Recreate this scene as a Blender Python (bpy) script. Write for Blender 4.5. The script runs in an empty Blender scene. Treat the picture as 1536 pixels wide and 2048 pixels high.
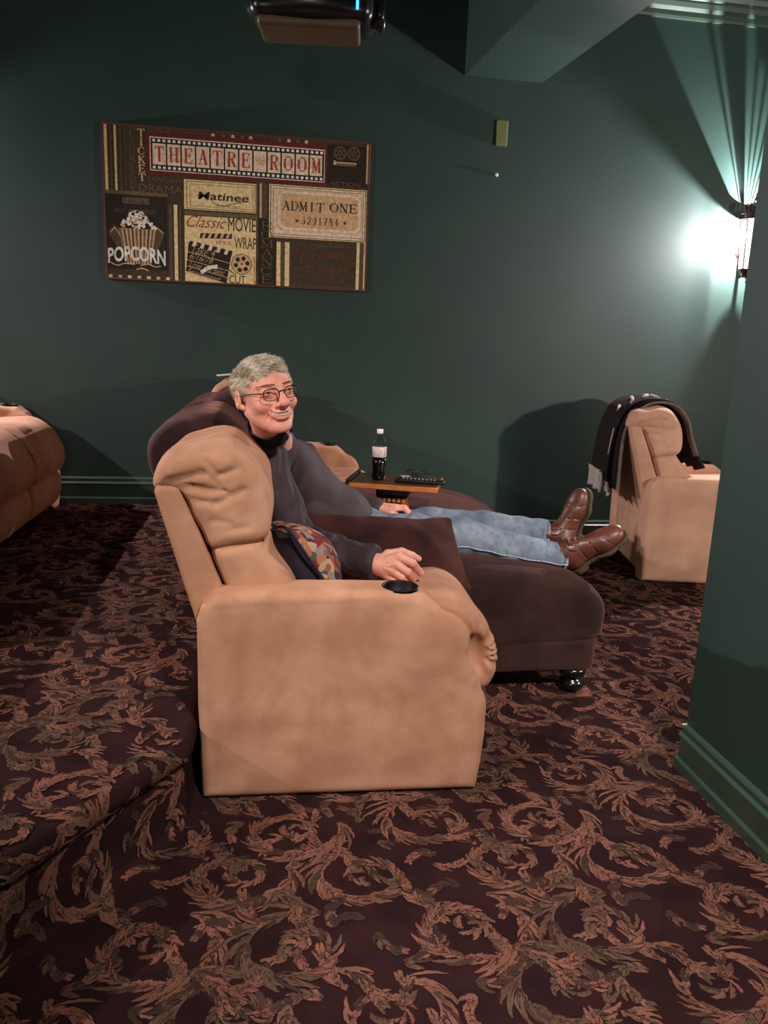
import bpy, bmesh, math, random
import numpy as np
from mathutils import Vector, Matrix, Euler
PI = math.pi
random.seed(7)
SC = bpy.context.scene
COL = SC.collection

# ------------------------------------------------------------------ camera
R = np.array([[0.98881, 0.00800, 0.14899], [-0.14378, -0.21400, 0.96619], [0.03938, -0.97680, -0.21062]])
v3 = np.array([-288., 7142., 1540.]); v3 /= np.linalg.norm(v3)
v2 = np.array([-229., -342., 1540.]); v2 /= np.linalg.norm(v2)
yy = v2 - (v2 @ v3) * v3; yy /= np.linalg.norm(yy); zz = -v3; xx = np.cross(yy, zz)
R = np.array([xx, yy, zz])
CAMH = 1.35
cam = bpy.data.cameras.new('camera'); camo = bpy.data.objects.new('camera', cam); COL.objects.link(camo)
cam.sensor_fit = 'VERTICAL'; cam.sensor_height = 36.0; cam.lens = 1540.0 / 2048 * 36.0
cam.clip_start = .05; cam.clip_end = 60
M = Matrix.Identity(4)
for i in range(3):
    M[i][0] = R[i, 0]; M[i][1] = -R[i, 1]; M[i][2] = -R[i, 2]
M[2][3] = CAMH
camo.matrix_world = M
SC.camera = camo

# ------------------------------------------------------------------ light
SC.view_settings.view_transform = 'Standard'; SC.view_settings.look = 'None'
SC.view_settings.gamma = 1; SC.view_settings.use_curve_mapping = False
SC.view_settings.exposure = 0.0
SC.cycles.use_denoising = True
SC.cycles.max_bounces = 6
SC.cycles.sample_clamp_indirect = 4
W = bpy.data.worlds.new('world'); SC.world = W; W.use_nodes = True
W.node_tree.nodes['Background'].inputs[0].default_value = (.9, .8, .7, 1)
W.node_tree.nodes['Background'].inputs[1].default_value = 0.0

def lamp(name, kind, loc, power, color, size=.05, target=None, spot=None, parent=None):
    l = bpy.data.lights.new(name, kind); o = bpy.data.objects.new(name, l); COL.objects.link(o)
    o.location = loc; l.energy = power; l.color = color
    if kind == 'AREA': l.size = size
    else: l.shadow_soft_size = size
    if kind == 'SPOT': l.spot_size = math.radians(spot or 100); l.spot_blend = .8
    if target is not None:
        o.rotation_euler = (Vector(target) - Vector(loc)).to_track_quat('-Z', 'Y').to_euler()
    if parent: o.parent = parent
    return o
WARM = (1.0, .92, .86)
lamp('rear_fill_spot', 'SPOT', (1.1, -.6, 3.6), 730, WARM, .12, (1.1, 2.6, 0), 56)  # fill spot added overhead behind the camera to brighten the seats
lamp('wall_light_left', 'SPOT', (-3.35, 1.35, 2.4), 330, WARM, .05, (.0, 3.1, .1), 96)
lamp('wall_light_rear', 'POINT', (-.9, -1.9, 1.75), 66, WARM, .07)
lamp('wall_light_right', 'POINT', (4.1, 1.1, 1.75), 360, (1.0, .88, .80), .06)

# ------------------------------------------------------------------ materials
def lin(c): 
    r = []
    for v in c[:3]:
        v = v / 255.0
        r.append(v / 12.92 if v <= .04045 else ((v + .055) / 1.055) ** 2.4)
    return (r[0], r[1], r[2], 1)
MATS = {}
def mat(name, c1, rough=.6, c2=None, scale=8, detail=4, contrast=(.35, .65), bump=0, bscale=200, metal=0, sheen=0, spec=.5,
        c3=None, scale3=60, emit=None, estr=0, alpha=1, trans=0, coat=0, sss=0, stretch=None, shc=None):
    m = bpy.data.materials.new(name); m.use_nodes = True; nt = m.node_tree; b = nt.nodes['Principled BSDF']; L = nt.links
    b.inputs['Base Color'].default_value = lin(c1); b.inputs['Roughness'].default_value = rough
    b.inputs['Metallic'].default_value = metal; b.inputs['Specular IOR Level'].default_value = spec
    if sheen:
        b.inputs['Sheen Weight'].default_value = sheen; b.inputs['Sheen Roughness'].default_value = .45
        b.inputs['Sheen Tint'].default_value = lin(shc or c2 or c1)
    if coat: b.inputs['Coat Weight'].default_value = coat; b.inputs['Coat Roughness'].default_value = .15
    if trans: b.inputs['Transmission Weight'].default_value = trans
    if sss:
        b.inputs['Subsurface Weight'].default_value = sss; b.inputs['Subsurface Radius'].default_value = (.008, .003, .002)
        b.inputs['Subsurface Scale'].default_value = 1.0
    if emit: b.inputs['Emission Color'].default_value = lin(emit); b.inputs['Emission Strength'].default_value = estr
    if alpha < 1: b.inputs['Alpha'].default_value = alpha
    tc = nt.nodes.new('ShaderNodeTexCoord'); src = tc.outputs['Object']
    if stretch:
        mp = nt.nodes.new('ShaderNodeMapping'); mp.inputs['Scale'].default_value = stretch; L.new(src, mp.inputs[0]); src = mp.outputs[0]
    cur = None
    if c2:
        n = nt.nodes.new('ShaderNodeTexNoise'); n.inputs['Scale'].default_value = scale; n.inputs['Detail'].default_value = detail
        L.new(src, n.inputs['Vector'])
        r = nt.nodes.new('ShaderNodeValToRGB'); r.color_ramp.elements[0].position = contrast[0]; r.color_ramp.elements[1].position = contrast[1]
        r.color_ramp.elements[0].color = lin(c1); r.color_ramp.elements[1].color = lin(c2)
        L.new(n.outputs['Fac'], r.inputs[0]); cur = r.outputs[0]
    if c3:
        n = nt.nodes.new('ShaderNodeTexNoise'); n.inputs['Scale'].default_value = scale3; n.inputs['Detail'].default_value = 3
        L.new(src, n.inputs['Vector'])
        mr = nt.nodes.new('ShaderNodeMapRange'); mr.inputs[1].default_value = .45; mr.inputs[2].default_value = .7; mr.inputs[4].default_value = .6
        L.new(n.outputs['Fac'], mr.inputs[0])
        mx = nt.nodes.new('ShaderNodeMix'); mx.data_type = 'RGBA'; L.new(mr.outputs[0], mx.inputs[0])
        if cur: L.new(cur, mx.inputs[6])
        else: mx.inputs[6].default_value = lin(c1)
        mx.inputs[7].default_value = lin(c3); cur = mx.outputs[2]
    if cur: L.new(cur, b.inputs['Base Color'])
    if bump:
        n = nt.nodes.new('ShaderNodeTexNoise'); n.inputs['Scale'].default_value = bscale; n.inputs['Detail'].default_value = 3
        L.new(src, n.inputs['Vector'])
        bp = nt.nodes.new('ShaderNodeBump'); bp.inputs['Strength'].default_value = bump; bp.inputs['Distance'].default_value = .004
        L.new(n.outputs['Fac'], bp.inputs['Height']); L.new(bp.outputs[0], b.inputs['Normal'])
    MATS[name] = m
    return m
wall_m = mat('green_wall_paint', (40, 60, 55), .5, (43, 64, 58), 3, bump=.12, bscale=350, spec=.35)
trim_m = mat('green_trim_paint', (56, 76, 65), .28, (60, 80, 69), 5, spec=.6, coat=.2)
suede = mat('tan_suede', (194, 146, 118), .9, (172, 123, 96), 5, 5, (.38, .66), bump=.12, bscale=300, sheen=.35, spec=.15, c3=(158, 110, 82), scale3=11)
suede2 = mat('pale_tan_suede', (206, 162, 136), .9, (186, 140, 116), 5, 5, (.38, .66), bump=.12, bscale=300, sheen=.35, spec=.15)
browns = mat('brown_velvet', (36, 22, 21), .85, (54, 34, 32), 5, 6, (.38, .62), bump=.12, bscale=240, sheen=.4, shc=(180, 120, 112), spec=.12)
brown_p = mat('brown_plush', (44, 26, 25), .95, (68, 41, 38), 6, 6, (.38, .62), bump=.5, bscale=260, sheen=.3, shc=(150, 100, 96), spec=.08)
black_p = mat('black_plastic', (7, 7, 7), .35, spec=.6)
black_wood = mat('black_lacquer', (10, 9, 8), .18, spec=.8, coat=.5)
carpet_bg = mat('carpet_ground', (54, 32, 32), 1, (43, 26, 28), 7, 4, (.4, .6), bump=.9, bscale=330, spec=.02, c3=(46, 26, 30), scale3=190)
c_rose = mat('carpet_rose_yarn', (138, 92, 78), 1, (116, 80, 66), 16, 3, (.4, .6), bump=.9, bscale=330, spec=.02, c3=(92, 56, 50), scale3=190)
c_tan = mat('carpet_tan_yarn', (104, 82, 68), 1, (90, 70, 57), 16, 3, (.4, .6), bump=.9, bscale=330, spec=.02, c3=(70, 48, 44), scale3=190)
c_maroon = mat('carpet_maroon_yarn', (88, 42, 42), 1, (70, 42, 38), 12, 3, (.4, .6), bump=.9, bscale=330, spec=.02, c3=(50, 26, 28), scale3=190)
c_olive = mat('carpet_olive_yarn', (76, 60, 50), 1, (64, 50, 44), 12, 3, (.4, .6), bump=.9, bscale=330, spec=.02, c3=(48, 34, 32), scale3=190)
skin = mat('skin', (226, 166, 144), .58, (220, 146, 128), 16, 3, (.4, .65), bump=.12, bscale=300, sss=.15, spec=.3, c3=(208, 128, 112), scale3=24)
lip_m = mat('lips', (206, 126, 116), .4, sss=.1)
tooth_m = mat('teeth', (214, 190, 168), .35)
eye_m = mat('eye_white', (220, 205, 195), .2)
iris_m = mat('iris', (48, 50, 52), .15)
hair_m = mat('grey_hair', (212, 196, 174), .55, (168, 148, 126), 22, 4, (.35, .65), bump=.4, bscale=400, stretch=(3, 1, 1), spec=.35)
hair_l = mat('light_grey_hair', (230, 217, 198), .5, spec=.3)
hair_d = mat('darker_hair', (156, 132, 108), .55, spec=.3)
brow_m = mat('eyebrow_hair', (158, 112, 90), .8, (178, 128, 104), 300)
metal_f = mat('dark_glasses_metal', (40, 26, 22), .3, metal=.6)
shirt = mat('charcoal_shirt', (60, 48, 50), .75, (50, 40, 42), 18, 4, (.35, .65), bump=.2, bscale=500, sheen=.15, spec=.3)
denim = mat('denim', (100, 112, 130), .9, (142, 152, 164), 9, 5, (.35, .7), bump=.35, bscale=600, spec=.15, c3=(86, 96, 110), scale3=45)
denim_l = mat('denim_seam', (172, 182, 190), .9, (120, 136, 152), 150, 3, (.4, .6), spec=.1)
leather = mat('brown_leather', (100, 54, 40), .42, (74, 40, 30), 14, 4, (.4, .7), bump=.12, bscale=160, spec=.5, coat=.05)
sole_m = mat('boot_sole', (74, 58, 44), .7, spec=.3)
lace_m = mat('boot_lace', (90, 40, 28), .6)
wood = mat('oak_wood', (196, 118, 56), .35, (160, 88, 36), 6, 5, (.35, .65), stretch=(2, 18, 18), coat=.3)
wood_d = mat('dark_tray_wood', (92, 60, 34), .3, (70, 44, 24), 6, 5, (.35, .65), stretch=(2, 18, 18), coat=.3)
throw_d = mat('throw_dark_knit', (42, 33, 34), .95, (34, 27, 28), 40, bump=.5, bscale=420, sheen=.2, spec=.1)
throw_g = mat('throw_grey_knit', (116, 104, 98), .95, (98, 88, 83), 40, bump=.5, bscale=420, spec=.1)
throw_l = mat('throw_pale_knit', (176, 164, 156), .95, (160, 148, 140), 40, bump=.5, bscale=420, spec=.1)
proj_m = mat('projector_black', (16, 15, 15), .28, spec=.6)
proj_u = mat('projector_brown_underside', (74, 56, 38), .5)
iron = mat('sconce_iron', (60, 34, 24), .4, metal=.7)
plate_m = mat('olive_plate', (104, 112, 66), .45)
white_m = mat('white_plastic', (226, 212, 204), .4)
cream_end = mat('bare_trim_end', (236, 226, 214), .6)
navy = mat('navy_cloth', (46, 40, 54), .9, (38, 33, 44), 12, bump=.2, bscale=400, sheen=.15, spec=.15)

# ------------------------------------------------------------------ object helpers
def mkobj(name, verts, faces, m, parent=None, smooth=True, midx=None, loc=None):
    me = bpy.data.meshes.new(name); me.from_pydata([tuple(map(float, v)) for v in verts], [], [tuple(map(int, f)) for f in faces])
    ms = m if isinstance(m, (list, tuple)) else [m]
    for q in ms: me.materials.append(q)
    if midx is not None: me.polygons.foreach_set('material_index', np.array(midx, dtype=np.int32))
    me.polygons.foreach_set('use_smooth', np.full(len(me.polygons), smooth))
    me.update()
    o = bpy.data.objects.new(name, me); COL.objects.link(o)
    if loc is not None: o.location = loc
    if parent: o.parent = parent
    return o
def tag(o, label=None, cat=None, group=None, kind=None):
    if label: o['label'] = label
    if cat: o['category'] = cat
    if group: o['group'] = group
    if kind: o['kind'] = kind
    return o
def thing(name, loc, label, cat, rz=0, group=None):
    o = bpy.data.objects.new(name, None); COL.objects.link(o); o.empty_display_size = .1
    o.location = loc; o.rotation_euler = (0, 0, rz); return tag(o, label, cat, group)
class MB:
    def __init__(s): s.v = []; s.f = []; s.m = []
    def add(s, vs, fs, mi=0):
        n = len(s.v); s.v += [tuple(v) for v in vs]; s.f += [tuple(i + n for i in f) for f in fs]; s.m += [mi] * len(fs)
    def box(s, lo, hi, mi=0, T=None):
        (a, b, c), (d, e, g) = lo, hi
        vs = [(a, b, c), (d, b, c), (d, e, c), (a, e, c), (a, b, g), (d, b, g), (d, e, g), (a, e, g)]
        if T is not None: vs = [tuple(T @ Vector(v)) for v in vs]
        s.add(vs, [(0, 3, 2, 1), (4, 5, 6, 7), (0, 1, 5, 4), (1, 2, 6, 5), (2, 3, 7, 6), (3, 0, 4, 7)], mi)
    def tube(s, pts, r, n=10, mi=0, closed=False):
        pts = [Vector(p) for p in pts]; N = len(pts); rs = r if isinstance(r, (list, tuple)) else [r] * N
        up = None; vs = []
        for i, p in enumerate(pts):
            if closed: t = (pts[(i + 1) % N] - pts[i - 1]).normalized()
            else: t = (pts[min(i + 1, N - 1)] - pts[max(i - 1, 0)]).normalized()
            if up is None:
                up = Vector((0, 0, 1)) if abs(t.z) < .9 else Vector((1, 0, 0))
            a = t.cross(up).normalized(); b = a.cross(t).normalized(); up = b
            for k in range(n):
                an = 2 * PI * k / n; vs.append(p + (a * math.cos(an) + b * math.sin(an)) * rs[i])
        fs = []
        for i in range(N if closed else N - 1):
            j = (i + 1) % N
            for k in range(n): fs.append((i * n + k, i * n + (k + 1) % n, j * n + (k + 1) % n, j * n + k))
        if not closed:
            fs.append(tuple(range(n))[::-1]); fs.append(tuple((N - 1) * n + k for k in range(n)))
        s.add(vs, fs, mi)
    def lathe(s, prof, c, n=24, mi=0, T=None):
        vs = []; c = Vector(c)
        for (r, z) in prof:
            for k in range(n):
                a = 2 * PI * k / n; v = Vector((r * math.cos(a), r * math.sin(a), z))
                if T is not None: v = T @ v
                vs.append(v + c)
        fs = []
        for i in range(len(prof) - 1):
            for k in range(n): fs.append((i * n + k, i * n + (k + 1) % n, (i + 1) * n + (k + 1) % n, (i + 1) * n + k))
        fs.append(tuple(range(n))[::-1]); fs.append(tuple((len(prof) - 1) * n + k for k in range(n)))
        s.add(vs, fs, mi)
    def build(s, name, m, parent=None, smooth=False, bevel=0, loc=None, angle=None):
        o = mkobj(name, s.v, s.f, m, parent, smooth, s.m, loc)
        if bevel:
            b = o.modifiers.new('bevel', 'BEVEL'); b.width = bevel; b.segments = 3; b.limit_method = 'ANGLE'; b.angle_limit = math.radians(40)
        if angle:
            o.data.polygons.foreach_set('use_smooth', np.full(len(o.data.polygons), True))
            o.data.set_sharp_from_angle(angle=math.radians(angle))
        return o

# ------------------------------------------------------------------ implicit surfaces
def surfnet(F, lo, h):
    S = F < 0; nx, ny, nz = F.shape
    cnt = np.zeros((nx - 1, ny - 1, nz - 1), np.int8)
    offs = [(i, j, k) for i in (0, 1) for j in (0, 1) for k in (0, 1)]
    for (i, j, k) in offs: cnt += S[i:nx - 1 + i, j:ny - 1 + j, k:nz - 1 + k]
    act = (cnt > 0) & (cnt < 8)
    idx = np.full(act.shape, -1, np.int64); ijk = np.argwhere(act); idx[act] = np.arange(len(ijk))
    vals = {o: F[ijk[:, 0] + o[0], ijk[:, 1] + o[1], ijk[:, 2] + o[2]] for o in offs}
    acc = np.zeros((len(ijk), 3)); n = np.zeros(len(ijk))
    for a in offs:
        for ax in range(3):
            if a[ax] == 1: continue
            b = list(a); b[ax] = 1; b = tuple(b)
            va, vb = vals[a], vals[b]; m = (va < 0) != (vb < 0)
            t = np.where(m, va / np.where(m, va - vb, 1), 0)
            p = np.tile(np.array(a, float), (len(ijk), 1)); p[:, ax] = t
            acc[m] += p[m]; n[m] += 1
    V = (ijk + acc / n[:, None]) * h + np.array(lo)
    faces = []
    for ax in range(3):
        u, v = [(1, 2), (2, 0), (0, 1)][ax]
        sl0 = [slice(None)] * 3; sl1 = [slice(None)] * 3; sl0[ax] = slice(0, -1); sl1[ax] = slice(1, None)
        ch = S[tuple(sl0)] != S[tuple(sl1)]
        e = np.argwhere(ch); e = e[(e[:, u] > 0) & (e[:, v] > 0) & (e[:, u] < F.shape[u] - 1) & (e[:, v] < F.shape[v] - 1)]
        ins = S[e[:, 0], e[:, 1], e[:, 2]]
        q = []
        for du, dv in ((-1, -1), (0, -1), (0, 0), (-1, 0)):
            c = e.copy(); c[:, u] += du; c[:, v] += dv; q.append(idx[c[:, 0], c[:, 1], c[:, 2]])
        q = np.stack(q, 1); q[~ins] = q[~ins][:, ::-1]; faces.append(q)
    return V, np.concatenate(faces)
def implicit(name, fn, lo, hi, h, m, parent=None, xf=None, colorfn=None):
    ax = [np.arange(lo[i], hi[i] + h, h, dtype=np.float32) for i in range(3)]
    X, Y, Z = np.meshgrid(*ax, indexing='ij')
    V, Fc = surfnet(fn(X, Y, Z).astype(np.float32), lo, h)
    if xf is not None:
        A = np.array(xf)[:3, :3]; t = np.array(xf)[:3, 3]; V = V @ A.T + t
    me = bpy.data.meshes.new(name)
    me.vertices.add(len(V)); me.vertices.foreach_set('co', V.astype(np.float32).ravel())
    me.loops.add(len(Fc) * 4); me.loops.foreach_set('vertex_index', Fc.astype(np.int32).ravel())
    me.polygons.add(len(Fc)); me.polygons.foreach_set('loop_start', np.arange(0, len(Fc) * 4, 4, dtype=np.int32))
    me.polygons.foreach_set('loop_total', np.full(len(Fc), 4, np.int32))
    me.polygons.foreach_set('use_smooth', np.full(len(Fc), True))
    for q in (m if isinstance(m, (list, tuple)) else [m]): me.materials.append(q)
    me.update(calc_edges=True)
    o = bpy.data.objects.new(name, me); COL.objects.link(o)
    if parent: o.parent = parent
    return o
def smin(a, b, k): hh = np.clip(.5 + .5 * (b - a) / k, 0, 1); return b * (1 - hh) + a * hh - k * hh * (1 - hh)
def smax(a, b, k): return -smin(-a, -b, k)
def ssub(a, b, k): return smax(a, -b, k)
def sph(X, Y, Z, c, r): return np.sqrt((X - c[0]) ** 2 + (Y - c[1]) ** 2 + (Z - c[2]) ** 2) - r
def ell(X, Y, Z, c, r, rot=None):
    x, y, z = X - c[0], Y - c[1], Z - c[2]
    if rot is not None:
        A = np.array(Euler(rot).to_matrix()).T
        x, y, z = A[0, 0] * x + A[0, 1] * y + A[0, 2] * z, A[1, 0] * x + A[1, 1] * y + A[1, 2] * z, A[2, 0] * x + A[2, 1] * y + A[2, 2] * z
    k0 = np.sqrt((x / r[0]) ** 2 + (y / r[1]) ** 2 + (z / r[2]) ** 2)
    k1 = np.sqrt((x / r[0] ** 2) ** 2 + (y / r[1] ** 2) ** 2 + (z / r[2] ** 2) ** 2)
    return k0 * (k0 - 1) / np.maximum(k1, 1e-6)
def cap(X, Y, Z, a, b, ra, rb=None):
    rb = ra if rb is None else rb
    a = np.array(a, float); b = np.array(b, float); d = b - a; L2 = d @ d
    t = np.clip(((X - a[0]) * d[0] + (Y - a[1]) * d[1] + (Z - a[2]) * d[2]) / L2, 0, 1)
    return np.sqrt((X - a[0] - t * d[0]) ** 2 + (Y - a[1] - t * d[1]) ** 2 + (Z - a[2] - t * d[2]) ** 2) - (ra + t * (rb - ra))
def chain(X, Y, Z, pts, rs, k):
    d = None
    for i in range(len(pts) - 1):
        c = cap(X, Y, Z, pts[i], pts[i + 1], rs[i], rs[i + 1]); d = c if d is None else smin(d, c, k)
    return d
def box(X, Y, Z, c, hs, r):
    qx, qy, qz = abs(X - c[0]) - hs[0] + r, abs(Y - c[1]) - hs[1] + r, abs(Z - c[2]) - hs[2] + r
    return np.sqrt(np.maximum(qx, 0) ** 2 + np.maximum(qy, 0) ** 2 + np.maximum(qz, 0) ** 2) + np.minimum(np.maximum(qx, np.maximum(qy, qz)), 0) - r
def cr(pts, n=6, closed=True):
    P = [np.array(p, float) for p in pts]; N = len(P); out = []
    for i in range(N if closed else N - 1):
        p0 = P[i - 1] if closed or i > 0 else P[0]; p1 = P[i]; p2 = P[(i + 1) % N]; p3 = P[(i + 2) % N] if closed or i + 2 < N else P[-1]
        for k in range(n):
            t = k / n
            out.append(.5 * ((2 * p1) + (-p0 + p2) * t + (2 * p0 - 5 * p1 + 4 * p2 - p3) * t * t + (-p0 + 3 * p1 - 3 * p2 + p3) * t ** 3))
    if not closed: out.append(P[-1])
    return out
def poly2(A, B, pts):
    d = np.full(A.shape, 1e9, np.float32); s = np.ones(A.shape, np.float32); N = len(pts)
    for i in range(N):
        p = pts[i]; q = pts[i - 1]
        ex, ez = q[0] - p[0], q[1] - p[1]; wx, wz = A - p[0], B - p[1]
        t = np.clip((wx * ex + wz * ez) / max(ex * ex + ez * ez, 1e-12), 0, 1)
        d = np.minimum(d, (wx - ex * t) ** 2 + (wz - ez * t) ** 2)
        c1 = B >= p[1]; c2 = B < q[1]; c3 = ex * wz > ez * wx
        fl = (c1 & c2 & c3) | (~c1 & ~c2 & ~c3)
        s[fl] *= -1
    return s * np.sqrt(d)
def ext(X, Y, Z, pts, y0, y1, r, ry=None):
    # profile in XZ extruded over y with rounded rims
    d2 = poly2(X[:, 0, :], Z[:, 0, :], pts)[:, None, :] * np.ones_like(X)
    ry = ry or r; yc = (y0 + y1) / 2; hy = (y1 - y0) / 2
    a = (d2 + r) / r; b = (abs(Y - yc) - hy + ry) / ry
    return (np.sqrt(np.maximum(a, 0) ** 2 + np.maximum(b, 0) ** 2) + np.minimum(np.maximum(a, b), 0) - 1) * min(r, ry)
def noi(X, Y, Z, f, seed=0, K=5):
    rs = np.random.RandomState(seed); o = 0
    for _ in range(K):
        d = rs.normal(size=3); d /= np.linalg.norm(d); p = rs.uniform(0, 6.28); g = f * rs.uniform(.7, 1.4)
        o = o + np.sin((X * d[0] + Y * d[1] + Z * d[2]) * g + p)
    return o / K
def bezier(p0, p1, p2, n=10):
    return [tuple((1 - t) ** 2 * np.array(p0) + 2 * t * (1 - t) * np.array(p1) + t * t * np.array(p2)) for t in np.linspace(0, 1, n)]
# ------------------------------------------------------------------ room shell
WY = 5.25; CZ = 3.74; PZ = .25
def slab(name, lo, hi, m=None):
    b = MB(); b.box(lo, hi); return tag(b.build(name, m or wall_m), kind='structure')
slab('wall_back', (-3.7, WY, -.1), (5.3, WY + .12, CZ))
slab('wall_left', (-3.72, -2.7, -.1), (-3.6, WY, CZ))
slab('wall_right', (5.2, -2.7, -.1), (5.32, WY, CZ))
slab('wall_rear', (-3.7, -2.72, -.1), (5.3, -2.6, CZ))
slab('wall_partition', (1.39, -2.6, 0), (1.56, 2.19, CZ))
slab('ceiling', (-3.7, -2.7, CZ), (5.3, WY + .1, CZ + .1))
b = MB(); zt = CZ - .002; zb = 3.05
pl = [(1.214, WY), (1.73, WY), (2.47, -2.6), (1.82, -2.6)]
b.add([(x, y, zb) for x, y in pl] + [(x, y, zt) for x, y in pl], [(0, 1, 2, 3), (7, 6, 5, 4), (0, 4, 5, 1), (1, 5, 6, 2), (2, 6, 7, 3), (3, 7, 4, 0)])
tag(b.build('trim_beam', wall_m), kind='structure')
BB = [(0, 0), (.030, 0), (.030, .034), (.026, .040), (.018, .042), (.017, .108), (.026, .117), (.026, .122), (.014, .130), (.012, .138), (.016, .146), (.012, .154), (0, .157)]
def run(name, prof, p0, p1, nrm, m, kind='structure'):
    p0, p1, nrm = Vector(p0), Vector(p1), Vector(nrm); n = len(prof)
    vs = [p0 + nrm * a + Vector((0, 0, z)) for a, z in prof] + [p1 + nrm * a + Vector((0, 0, z)) for a, z in prof]
    fs = [(i, i + 1, n + i + 1, n + i) for i in range(n - 1)] + [tuple(range(n))[::-1], tuple(range(n, 2 * n))]
    b = MB(); b.add(vs, fs); o = b.build(name, m); tag(o, kind=kind); return o
BB2 = [(a, z * 1.15) for a, z in BB]
run('baseboard_back', BB, (-.21, WY, 0), (5.2, WY, 0), (0, -1, 0), trim_m)
run('baseboard_back', BB2, (-3.6, WY, PZ), (-.21, WY, PZ), (0, -1, 0), trim_m)
run('baseboard_right', BB, (1.39, -2.6, 0), (1.39, 2.19, 0), (-1, 0, 0), trim_m)
b = MB(); b.add([(1.392, 2.1915, .157), (1.372, 2.1915, .157), (1.389, 2.1915, .138), (1.392, 2.187, .158), (1.372, 2.187, .158), (1.389, 2.187, .139)], [(0, 1, 2), (5, 4, 3), (0, 3, 4, 1), (1, 4, 5, 2), (2, 5, 3, 0)])
tag(b.build('trim_bare_end', cream_end), kind='structure')
CP = [(0, -.20), (.02, -.20), (.024, -.188), (.024, -.165), (.03, -.160), (.042, -.150), (.05, -.128), (.05, -.118), (.058, -.112), (.07, -.09), (.095, -.062), (.095, -.052), (.105, -.048), (.125, -.02), (.13, 0), (0, 0)]
CP = [(a, z * 1.2) for a, z in CP]
run('trim_crown', CP, (1.73, WY, CZ - .001), (5.2, WY, CZ - .001), (0, -1, 0), trim_m)
run('trim_crown', CP, (-3.6, WY, CZ - .001), (1.214, WY, CZ - .001), (0, -1, 0), trim_m)

# ------------------------------------------------------------------ carpeted floor and platform
E1 = np.array([-.235, 2.03]); ED = np.array([-.35, -.517]); ED /= np.linalg.norm(ED); EN = np.array([-ED[1], ED[0]])
if EN[0] < 0: EN = -EN          # outward, towards the lower floor
NR = .032
def prof_s(s):                  # carpet profile over the nosing: s -> (out, z)
    a = s / NR
    if a < PI * .95: return (NR * math.sin(a) - 0.0, PZ - NR + NR * math.cos(a))
    s2 = s - NR * PI * .95; x0, z0 = (NR * math.sin(PI * .95), PZ - NR + NR * math.cos(PI * .95))
    drop = z0 - .03
    if s2 < drop: return (x0 + (s2 / drop) ** 2 * .012, z0 - s2)
    s3 = s2 - drop; ac = min(s3 / .03, PI / 2); x1 = x0 + .012
    x, z = x1 + .03 * (1 - math.cos(ac)), .03 - .03 * math.sin(ac)
    return (x + max(0, s3 - .03 * PI / 2), z)
SHIFT = 1.0 - prof_s(1.0)[0]
def warp(p, off):
    p = np.array(p, float)
    t = (p - E1) @ ED; d = (p - E1) @ EN; base = E1 + ED * t; n = EN
    if t < 0 and d < .5:
        if p[0] < -.235: return (p[0], p[1], PZ + off)
        q = p - EN * SHIFT
        return (q[0], q[1], off) if q[0] > -.19 else None
    if d <= 0: return (p[0], p[1], PZ + off)
    o, z = prof_s(d); o2, z2 = prof_s(d + .004)
    tx, tz = (o2 - o), (z2 - z); L = math.hypot(tx, tz) or 1
    q = base + n * (o - tz / L * off * (1))
    return (q[0], q[1], z + tx / L * off)
# ground meshes
b = MB(); b.add([(-3.6, -2.6, 0), (5.2, -2.6, 0), (5.2, WY, 0), (-3.6, WY, 0), (-3.6, -2.6, -.1), (5.2, -2.6, -.1), (5.2, WY, -.1), (-3.6, WY, -.1)], [(0, 1, 2, 3), (7, 6, 5, 4)])
floorB = b
E2 = E1 + ED * 5.3
b = MB()
b.add([(-.235, WY, PZ), (-3.6, WY, PZ), (-3.6, E2[1], PZ), (E2[0], E2[1], PZ), (E1[0], E1[1], PZ)], [(0, 1, 2, 3, 4)])
ss = [i * .30 / 44 for i in range(45)]
vs = []
for s in ss:
    o, z = prof_s(s); vs.append((E2[0] + EN[0] * o, E2[1] + EN[1] * o, z))
for s in ss:
    o, z = prof_s(s); vs.append((E1[0] + EN[0] * o + .02 * 0, E1[1] + EN[1] * o, z))
for s in ss:
    o, z = prof_s(s); vs.append((-.235 + o, E1[1] + .02, z))
for s in ss:
    o, z = prof_s(s); vs.append((-.235 + o, WY, z))
n = len(ss); fs = [(k * n + i, k * n + i + 1, (k + 1) * n + i + 1, (k + 1) * n + i) for i in range(n - 1) for k in range(3)]
b.add(vs, fs); platB = b
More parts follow.
